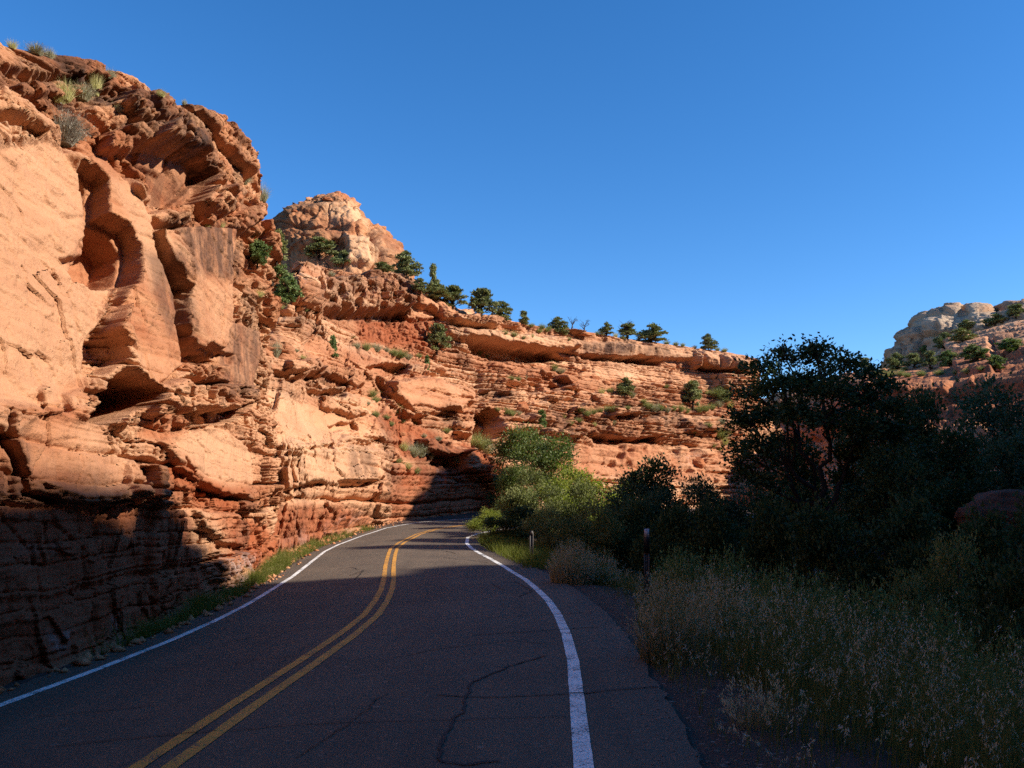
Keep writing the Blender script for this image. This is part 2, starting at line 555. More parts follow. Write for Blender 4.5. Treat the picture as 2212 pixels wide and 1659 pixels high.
def ribbon(name, A, B, n, mat, dz, u0=0.0, u1=1.0, edge=0.0, seed=0):
    """Surface strip between two curves; its own edges wander by a few mm."""
    P0, P1 = A * (1 - u0) + B * u0, A * (1 - u1) + B * u1
    t = np.linspace(0, 1, n)
    V = P0[:, None] * (1 - t)[None, :, None] + P1[:, None] * t[None, :, None]
    z = road_z(V[..., 0], V[..., 1]) + dz
    V3 = np.concatenate([V, z[..., None]], -1)
    if edge:
        q = np.stack([P0[:, 0] * 3, P0[:, 1] * 3, np.full(len(P0), seed)], -1)
        V3[:, 0, 0] += edge * fbm(q, 4)
        V3[:, -1, 0] += edge * fbm(q + 31, 4)
    me = mesh(name, V3, [gridfaces(len(A), n)[:, ::-1]], mat, True)
    return tag(link(name, me), kind='structure')

def resample(P, step):
    s = np.concatenate([[0], np.cumsum(np.linalg.norm(np.diff(P, axis=0), axis=1))])
    k = np.linspace(0, s[-1], int(s[-1] / step))
    return np.stack([np.interp(k, s, P[:, i]) for i in range(P.shape[1])], 1)

def offset(P, d):
    t = np.gradient(P, axis=0)
    t /= np.linalg.norm(t, axis=1)[:, None]
    return P + d * np.stack([t[:, 1], -t[:, 0]], 1)      # + = to the right

L_, R_ = resample(LNL, 0.2), resample(LNR, 0.2)
n_ = max(len(L_), len(R_))
rs = lambda P: np.stack([np.interp(np.linspace(0, 1, n_), np.linspace(0, 1, len(P)), P[:, i]) for i in range(2)], 1)
ribbon('road', rs(offset(L_, -0.42)), rs(offset(R_, 0.75)), 26, M['asphalt'], 0.0, edge=0.10, seed=3)

def line(name, P, d, wid, mat, dz, seed):
    P = resample(P, 0.1)
    ribbon(name, offset(P, d - wid / 2), offset(P, d + wid / 2), 3, mat, dz, edge=0.008, seed=seed)
line('edge_line', LNL, 0, 0.10, M['white_paint'], 0.005, 1)
line('edge_line', LNR, 0, 0.125, M['white_paint'], 0.005, 2)
line('centre_line', LNC, -0.105, 0.105, M['yellow_paint'], 0.005, 5)
line('centre_line', LNC, 0.105, 0.105, M['yellow_paint'], 0.005, 6)

# cracks sealed with tar, traced on the road
def crack(b, pts, w, jit=0.03):
    P = np.array([on_road(*p) for p in pts])
    P = resample(P, 0.06)
    q = np.stack([P[:, 0] * 4, P[:, 1] * 4, np.full(len(P), pts[0][0])], -1)
    P = P + np.stack([fbm(q, 3), fbm(q + 9, 3)], 1) * jit * 2
    wd = 1.5 * w * (0.45 + 0.9 * np.abs(fbm(q * 1.7 + 5, 3)))
    A, B = offset(P, -1.0), offset(P, 1.0)
    A, B = P + (A - P) * wd[:, None], P + (B - P) * wd[:, None]
    V = np.stack([A, B], 1)
    z = road_z(V[..., 0], V[..., 1]) + 0.009
    b.add(np.concatenate([V, z[..., None]], -1).reshape(-1, 3), gridfaces(len(P), 2))
cb = MB()
for pts, wd in [
    ([(1180, 1417), (1100, 1440), (1015, 1475), (1000, 1530), (960, 1590), (945, 1640), (1010, 1655), (1080, 1645)], 0.014),
    ([(940, 1503), (1050, 1508), (1180, 1503), (1300, 1494), (1420, 1484)], 0.013),
    ([(1020, 1372), (1120, 1366), (1215, 1360), (1295, 1355)], 0.013),
    ([(1050, 1335), (1150, 1330), (1280, 1322)], 0.010),
    ([(860, 1420), (960, 1400), (1100, 1385), (1200, 1392)], 0.008),
    ([(1110, 1255), (1150, 1277), (1120, 1290)], 0.014),
    ([(1090, 1275), (1062, 1262)], 0.012),
    ([(730, 1225), (760, 1222), (775, 1228)], 0.012),
    ([(757, 1240), (785, 1230), (765, 1250)], 0.012),
    ([(955, 1178), (1000, 1185), (1030, 1190)], 0.016),
    ([(905, 1188), (960, 1190), (985, 1196)], 0.016),
    ([(960, 1205), (1010, 1210), (1100, 1222)], 0.012),
    ([(870, 1160), (920, 1163)], 0.016),
    ([(500, 1580), (600, 1570), (720, 1562), (840, 1560), (1000, 1555), (1220, 1548)], 0.006),
    ([(120, 1600), (300, 1590), (470, 1580)], 0.007),
    ([(80, 1530), (200, 1525), (340, 1515)], 0.006),
    ([(430, 1440), (560, 1420), (700, 1412)], 0.006),
    ([(640, 1640), (760, 1560), (830, 1500)], 0.005),
    ([(480, 1380), (580, 1362), (700, 1350), (790, 1345)], 0.006),
    ([(600, 1300), (720, 1290), (830, 1288)], 0.006),
    ([(870, 1300), (1000, 1296), (1180, 1300)], 0.007),
]:
    crack(cb, pts, wd)
tag(link('sealed_crack', cb.mesh('sealed_crack', M['tar'])), kind='structure')

# ------------------------------------------------------------------ cliffs
def catmull(C, u):
    """C: (n, ...) control points, u in [0, n-1]."""
    n = len(C)
    i = np.clip(np.floor(u).astype(int), 0, n - 2)
    t = (u - i).reshape((-1,) + (1,) * (C.ndim - 1))
    g = lambda k: C[np.clip(k, 0, n - 1)]
    p0, p1, p2, p3 = g(i - 1), g(i), g(i + 1), g(i + 2)
    p0 = np.where((i == 0).reshape(t.shape), 2 * p1 - p2, p0)
    p3 = np.where((i == n - 2).reshape(t.shape), 2 * p2 - p1, p3)
    m1, m2 = 0.42 * (p2 - p0), 0.42 * (p3 - p1)
    return (2 * t**3 - 3 * t**2 + 1) * p1 + (t**3 - 2 * t**2 + t) * m1 + (-2 * t**3 + 3 * t**2) * p2 + (t**3 - t**2) * m2

def view_len(P):
    """Length of each step of a polyline as seen: metres over distance, less where out of frame."""
    px, py, zc = proj(P)
    vis = ((px > -250) & (px < 2460) & (py > -350) & (py < 1900) & (zc > 0.5)).astype(float)
    d = np.linalg.norm(np.diff(P, axis=0), axis=1)
    dist = np.maximum(np.linalg.norm(P - CAM, axis=1), 6)
    return d / ((dist[1:] + dist[:-1]) / 2) * (0.08 + 0.92 * np.maximum(vis[1:], vis[:-1]))

def spaced(C, n, axis_):
    """Parameters along one axis of the control grid, evenly spaced as seen."""
    m = C.shape[axis_]
    fine = np.linspace(0, m - 1, 60 * (m - 1) + 1)
    G = catmull(C if axis_ == 0 else C.swapaxes(0, 1), fine)
    w_ = np.max([view_len(G[:, k]) for k in range(G.shape[1])], axis=0) + np.mean([view_len(G[:, k]) for k in range(G.shape[1])], axis=0)
    s = np.concatenate([[0], np.cumsum(w_ + 1e-5)])
    return np.interp(np.linspace(0, s[-1], n), s, fine)

def poly_sd(px, py, poly, margin):
    """Signed distance to a polygon, positive inside; only evaluated close to it."""
    poly = np.asarray(poly, float)
    out = np.full(px.shape, -1e3, np.float32)
    m = (px > poly[:, 0].min() - margin) & (px < poly[:, 0].max() + margin) & (py > poly[:, 1].min() - margin) & (py < poly[:, 1].max() + margin)
    x, y = px[m], py[m]
    if not len(x): return out
    d2 = np.full(x.shape, 1e9)
    ins = np.zeros(x.shape, bool)
    for (x0, y0), (x1, y1) in zip(poly, np.roll(poly, -1, 0)):
        ex, ey = x1 - x0, y1 - y0
        t = np.clip(((x - x0) * ex + (y - y0) * ey) / (ex * ex + ey * ey + 1e-9), 0, 1)
        d2 = np.minimum(d2, (x - x0 - t * ex) ** 2 + (y - y0 - t * ey) ** 2)
        c = ((y0 > y) != (y1 > y)) & (x < ex * (y - y0) / (ey + 1e-12 * (ey == 0)) + x0)
        ins ^= c
    out[m] = np.where(ins, 1, -1) * np.sqrt(d2)
    return out

def line_d(px, py, pts, margin):
    out = np.full(px.shape, 1e3, np.float32)
    pts = np.asarray(pts, float)
    m = (px > pts[:, 0].min() - margin) & (px < pts[:, 0].max() + margin) & (py > pts[:, 1].min() - margin) & (py < pts[:, 1].max() + margin)
    x, y = px[m], py[m]
    if not len(x): return out
    d2 = np.full(x.shape, 1e9)
    for (x0, y0), (x1, y1) in zip(pts[:-1], pts[1:]):
        ex, ey = x1 - x0, y1 - y0
        t = np.clip(((x - x0) * ex + (y - y0) * ey) / (ex * ex + ey * ey + 1e-9), 0, 1)
        d2 = np.minimum(d2, (x - x0 - t * ex) ** 2 + (y - y0 - t * ey) ** 2)
    out[m] = np.sqrt(d2)
    return out

def normals(G):
    du = np.gradient(G, axis=0)
    dv = np.gradient(G, axis=1)
    n = np.cross(du, dv)
    n /= np.linalg.norm(n, axis=-1)[..., None] + 1e-9
    return n

class Beds:
    """A column of beds of uneven thickness; each keeps its own ledge or recess along the face."""
    def __init__(s, lo, hi, t0, t1, seed):
        r = np.random.default_rng(seed)
        b = [lo]
        while b[-1] < hi:
            b.append(b[-1] + t0 * (t1 / t0) ** r.random())
        s.b = np.array(b)
        s.r = r.random(len(b) + 2)
        s.seed = seed
    def at(s, z):
        k = np.clip(np.searchsorted(s.b, z) - 1, 0, len(s.b) - 2)
        t = s.b[k + 1] - s.b[k]
        return k, np.clip((z - s.b[k]) / t, 0, 1), t

def build_cliff(name, C, nu, nv, mat, cfg):
    C = np.asarray(C, float)
    u, v = spaced(C, nu, 0), spaced(C, nv, 1)
    G = catmull(catmull(C, u).swapaxes(0, 1), v).swapaxes(0, 1)
    N = normals(G)
    if cfg.get('flip'): N = -N
    S = cfg.get('scale', 1.0)                       # size of the relief, metres
    P = G.astype(np.float32)
    # displace mostly sideways so that ledges overhang rather than balloon
    H = N.copy()
    H[..., 2] *= 0.45
    H /= np.linalg.norm(H, axis=-1)[..., None] + 1e-9
    if 'thrust' in cfg:                               # beds jut out down-canyon rather than square to the wall
        T = np.array(cfg['thrust'], float)
        f_ = sst(0.1, 0.5, H @ T)[..., None]
        H = H * (1 - f_) + T * f_
        H /= np.linalg.norm(H, axis=-1)[..., None] + 1e-9
    P = P + (H * (S * cfg.get('broad', 0.35) * fbm(P * 0.22 / S, 4))[..., None]).astype(np.float32)
    s = np.cumsum(np.linalg.norm(np.diff(P[:, nv // 3], axis=0, prepend=P[:1, nv // 3]), axis=1))[:, None] * np.ones((1, nv))
    px, py, zc = proj(P)
    wq = P * (0.55 / S)
    wx = fbm(wq * 2.2 + 5, 4) * cfg.get('warp', 9) + fbm(wq * 9 + 3, 3) * cfg.get('warp', 9) * 0.35
    wy = fbm(wq * 2.2 + 55, 4) * cfg.get('warp', 9) + fbm(wq * 9 + 33, 3) * cfg.get('warp', 9) * 0.35
    qx, qy = px + wx, py + wy
    vis = zc > 1
    qx = np.where(vis, qx, -9999)
    steep = np.sqrt(np.clip(1 - N[..., 2] ** 2, 0, 1))
    # ---- regions
    smooth = np.zeros(P.shape[:2], np.float32)
    for poly, amt in cfg.get('smooth', []):
        smooth = np.maximum(smooth, amt * sst(-14, 14, poly_sd(qx, qy, poly, 40)))
    rub = np.zeros_like(smooth)
    for poly, amt in cfg.get('rubble', []):
        rub = np.maximum(rub, amt * sst(-16, 16, poly_sd(qx, qy, poly, 40)))
    patch = sst(-0.25, 0.30, pn(P * np.array([0.17, 0.17, 0.30]) / S + 91) + 0.5 * pn(P * 0.6 / S + 17))
    bedm = (1 - smooth) * (1 - 0.75 * rub) * sst(0.05, 0.35, steep) * (cfg.get('bedmin', 0.35) + (1 - cfg.get('bedmin', 0.35)) * patch)
    bedc = np.zeros_like(smooth)
    # ---- beds
    D = np.zeros_like(smooth)
    zw = P[..., 2] + S * (cfg.get('wave', 0.30) * pn(P * 0.16 / S) + 0.07 * pn(P * 0.9 / S)) + cfg.get('dip', 0.0) * s
    cot = np.clip(np.abs(N[..., 2]) / np.maximum(steep, 0.25), 0, 1.3)
    for bi, (lo, hi, t0, t1, amp, fr, seed) in enumerate(cfg['beds']):
        B = Beds(lo, hi, t0, t1, seed)
        k, f, th = B.at(zw)
        q = np.stack([s * fr, k * 7.31, np.full_like(s, seed)], -1)
        ledge = fbm(q, 4, 0.55) * 0.40 + (B.r[k] - 0.5) * 1.0
        bedc = bedc + (B.r[(k * 7 + 3) % len(B.r)] - 0.5) * sst(0.0, 0.15, f) * (0.5 if amp < cfg['beds'][0][4] else 1.0)
        rnd = 1 - (np.abs(2 * f - 1)) ** 5
        lip = (f - 0.5) * cfg.get('lip', 0.7)          # a bed leans out towards its top
        if 'terrace' in cfg:                          # on a slope the beds step: upright faces, level treads
            D += cfg['terrace'][bi] * th * cot * (f - 0.5) * np.clip(bedm + 0.15, 0, 1)
        cut = sst(0.02, 0.13, f)
        D += amp * (ledge + lip + 0.30 * rnd - 0.85 * (1 - cut)) * bedm
        # vertical joints split a bed into blocks
        bu, bv = s * fr * 1.3 + hsh(k, seed) * 40, k * 3.0 + 0.5 + 0 * s
        f1, f2, cid = worley(bu, bv, seed)
        e = np.abs(f2 - f1)
        D += amp * 1.35 * (hsh(cid, 3) - 0.5) * bedm
        D -= amp * 0.9 * np.exp(-(e / 0.055) ** 2) * bedm * (hsh(cid, 9) > 0.35)
    # ---- broad form and roughness
    D += S * 0.11 * fbm(P * 1.1 / S + 40, 5, 0.60) * (1 - 0.45 * smooth)
    D += S * 0.045 * fbm(P * 5.0 / S + 80, 4, 0.65) * (1 - 0.2 * smooth)
    fr1, fr2, fc = worley(s / S * 0.55 + 0.5 * pn(P * 0.4 / S), zw / S * 0.75 + 0.5 * pn(P * 0.4 / S + 9), 5)
    D += S * 0.16 * (hsh(fc, 1) - 0.5) * (0.35 + 0.65 * (1 - smooth)) * sst(0, 0.12, fr2 - fr1)
    D -= S * 0.07 * np.exp(-((fr2 - fr1) / 0.035) ** 2) * sst(-0.1, 0.25, pn(P * 0.35 / S + 21)) * (1 - 0.5 * smooth)
    g1, g2, gc = worley(s / S * 1.6 + 0.35 * pn(P * 1.1 / S + 3), zw / S * 2.6 + 0.35 * pn(P * 1.1 / S + 8), 15)
    D += S * cfg.get('chip', 0.09) * (hsh(gc, 6) - 0.5) * sst(0, 0.10, g2 - g1) * (1 - 0.9 * smooth) * (0.4 + 0.6 * patch)
    # broken faces: each piece is a small plane with a tilt of its own
    for fs, fa, sd_ in ((0.55, 0.20, 33), (1.5, 0.085, 44), (4.2, 0.030, 55)):
        D += S * fa * cfg.get('facet', 1.0) * (1 - (0.70 if fs < 1 else 0.42) * smooth) * facets(s / S * fs * 0.8 + 0.25 * pn(P * fs / S), zw / S * fs * 1.2 + 0.25 * pn(P * fs / S + 5), sd_)
    # spalled scoops: shallow shell-shaped hollows with one sharp edge
    sc = pn(P * 0.8 / S + 60)
    D -= S * 0.16 * np.where(sc > 0.22, (sc - 0.22) ** 0.5, 0)
    # rubble: lumps
    r1, r2, rc = worley(s / S * 1.9 + pn(P * 1.2 / S), P[..., 2] / S * 2.3 + pn(P * 1.2 / S + 7), 9)
    r3, r4, rd = worley(s / S * 5 + pn(P * 3 / S), P[..., 2] / S * 6 + pn(P * 3 / S + 7), 19)
    D += rub * S * (0.34 * (0.6 - r1) * (0.4 + hsh(rc, 2)) + 0.12 * (0.6 - r3) * (0.4 + hsh(rd, 2)))
    # tafoni / pits
    for poly, amt in cfg.get('pits', []):
        m_ = sst(-10, 10, poly_sd(qx, qy, poly, 30))
        t1_, _, tc = worley(s / S * 1.1, P[..., 2] / S * 1.3, 29)
        D -= m_ * amt * np.clip(0.42 - t1_, 0, 1) * (hsh(tc, 4) > 0.45) * 2.2
    # ---- traced blocks, recesses and cracks
    fac = np.ones_like(D)
    for ft in cfg.get('feats', []):
        poly, h, e = ft[0], ft[1], ft[2]
        o = ft[3] if len(ft) > 3 else {}
        hm = max(h, o.get('top', h), o.get('left', h)) * 0.85
        if hm > 0.05:                                 # the face of a jutting block is what was traced, not its root
            fx, fy, _ = proj(P + H * hm)
            sd = poly_sd(np.where(vis, fx + wx, -9999), fy + wy, poly, 60)
        else:
            sd = poly_sd(qx, qy, poly, 60)
        msk = sst(-e, e, sd)
        if o.get('dome'):
            msk = np.clip(msk, 0, 1) * (1 - o['dome'] + o['dome'] * np.sqrt(np.clip(sd / o.get('dr', 40), 0, 1)))
        if 'top' in o:                                # height varies from top to bottom of the block
            ya, yb = min(p[1] for p in poly), max(p[1] for p in poly)
            g_ = np.clip((py - ya) / (yb - ya), 0, 1)
            hh = o['top'] * (1 - g_) + h * g_
        elif 'left' in o:
            xa, xb = min(p[0] for p in poly), max(p[0] for p in poly)
            g_ = np.clip((px - xa) / (xb - xa), 0, 1)
            hh = o['left'] * (1 - g_) + h * g_
        elif 'tx' in o or 'ty' in o:                  # a tilted face
            xa, xb, ya, yb = min(p[0] for p in poly), max(p[0] for p in poly), min(p[1] for p in poly), max(p[1] for p in poly)
            hh = h + o.get('tx', 0) * (np.clip((px - xa) / (xb - xa), 0, 1) - 0.5) + o.get('ty', 0) * (np.clip((py - ya) / (yb - ya), 0, 1) - 0.5)
        else:
            hh = h
        if o.get('flat'):                             # replaces the relief below it
            fac = fac * (1 - o['flat'] * msk)
            D = D * (1 - o['flat'] * msk)
        D = D + hh * msk
    for pts, wpx, dep in cfg.get('cracks', []):
        D -= dep * np.exp(-(line_d(qx, qy, pts, 30) / wpx) ** 2)
    if 'ufade' in cfg:
        D = D * sst(0, cfg['ufade'], np.linspace(0, 1, nu))[:, None]
    D = np.clip(D, -cfg.get('dmax', 2.2), cfg.get('dmax', 2.2))
    edge = 0.35 + 0.65 * sst(0.10, 0.60, steep)      # flat tops stay flat
    V = P + H * (D * edge)[..., None]
    # ---- stains and tints, some standing in for light or shade
    A = {}
    for key in ('varn', 'pale', 'dirt', 'salt'):
        a = np.full(D.shape, cfg.get(key + '0', 0.0), np.float32)
        for poly, amt in cfg.get(key, []):
            a = np.maximum(a, amt * sst(-16, 16, poly_sd(qx, qy, poly, 50)))
        A[key] = a
    # dark skin on weathered beds
    A['varn'] = np.clip(A['varn'] + cfg.get('skin', 0.25) * sst(0.10, 0.45, pn(P * 0.5 / S + 71)) * (1 - smooth), 0, 1)
    A['dirt'] = np.clip(A['dirt'] + 0.8 * rub, 0, 1)
    A['lam'] = 1 - 0.85 * np.maximum(smooth, 0.8 * rub)
    A['bed'] = np.clip(0.5 + bedc * (1 - smooth), 0, 1)
    fc_ = gridfaces(nu, nv)
    if cfg.get('flip'): fc_ = fc_[:, ::-1]
    me = mesh(name, V, [fc_], mat, False, A)
    o = link(name, me)
    tag(o, kind='structure')
    return o
# ------------------------------------------------------------------ the near wall on the left of the road
zr_ = [-0.6, 1.6, 3.4, 5.0, 6.4, 7.6, 8.6, 9.1]
near_cols = [
    (-34, [-6.6, -6.9, -7.3, -7.9, -8.5, -9.0, -9.6, -10.4], zr_),
    (-14, [-6.2, -6.4, -6.8, -7.4, -8.0, -8.5, -9.2, -10.0], zr_),
    (-2, [-5.5, -5.8, -6.2, -6.7, -7.3, -7.9, -8.5, -9.4], zr_),
    (4, [-5.1, -5.4, -5.8, -6.3, -6.9, -7.5, -8.1, -9.0], zr_),
    (8, [-4.9, -5.2, -5.6, -6.1, -6.7, -7.3, -7.9, -8.8], zr_),
    (11, [-5.0, -5.3, -5.7, -6.2, -6.7, -7.2, -7.8, -8.6], zr_),
    (13.5, [-5.35, -5.6, -5.9, -6.3, -6.8, -7.2, -7.8, -8.5], [-0.6, 1.6, 3.4, 5.1, 6.5, 7.8, 8.8, 9.5]),
    (16, [-5.75, -5.9, -6.2, -6.5, -6.8, -7.2, -7.7, -8.3], [-0.6, 1.6, 3.5, 5.3, 6.8, 8.2, 9.4, 10.15]),
    (18.5, [-6.0, -6.2, -6.5, -6.8, -7.0, -7.2, -7.7, -8.15], [-0.6, 1.6, 3.5, 5.5, 7.1, 8.6, 9.9, 10.8]),
    (21, [-6.35, -6.5, -6.8, -7.1, -7.2, -7.35, -7.6, -8.0], [-0.6, 1.6, 3.6, 5.6, 7.2, 8.7, 10.2, 11.5]),
    (23.2, [-6.8, -6.9, -7.15, -7.4, -7.4, -7.45, -7.6, -7.9], [-0.6, 1.6, 3.6, 5.7, 7.3, 8.8, 10.4, 11.95]),
    (25.2, [-7.2, -7.25, -7.4, -7.6, -7.5, -7.55, -7.75, -7.9], [-0.6, 1.6, 3.7, 5.8, 7.3, 8.8, 10.3, 11.8]),
    (27.0, [-7.5, -7.5, -7.65, -7.95, -7.75, -7.75, -8.4, -8.1], [-0.6, 1.6, 3.7, 5.8, 7.3, 8.9, 10.1, 11.2]),
    (28.4, [-8.1, -8.1, -8.3, -8.7, -8.4, -8.5, -9.3, -9.0], [-0.6, 1.6, 3.7, 5.8, 7.3, 8.9, 10.0, 10.8]),
    (29.4, [-10.2, -10.2, -10.4, -10.6, -10.4, -10.5, -11, -11], [-0.6, 1.6, 3.7, 5.8, 7.3, 8.8, 9.9, 10.6]),
    (30.2, [-15, -15, -15, -15, -15, -15, -15.5, -16], [-0.6, 1.6, 3.7, 5.8, 7.3, 8.7, 9.8, 10.4]),
    (31.0, [-27, -27, -27, -27, -27, -27, -27, -27], [-0.6, 1.6, 3.7, 5.8, 7.3, 8.7, 9.8, 10.4]),
]
NC = []
for Y, xs, zs in near_cols:
    zs = list(zs); zs[-1] -= 0.35 * (Y < 15)
    row = [(x, Y, z) for x, z in zip(xs, zs)]
    x, z = xs[-1], zs[-1]
    b = 0.6 if Y < 26 else 0.3
    row += [(x - 1.6 * b, Y + 0.2, z + 0.35 * b), (x - 5, Y + 0.4, z + 0.6), (x - 22, Y + 0.6, z + 1.2)]
    NC.append(row)

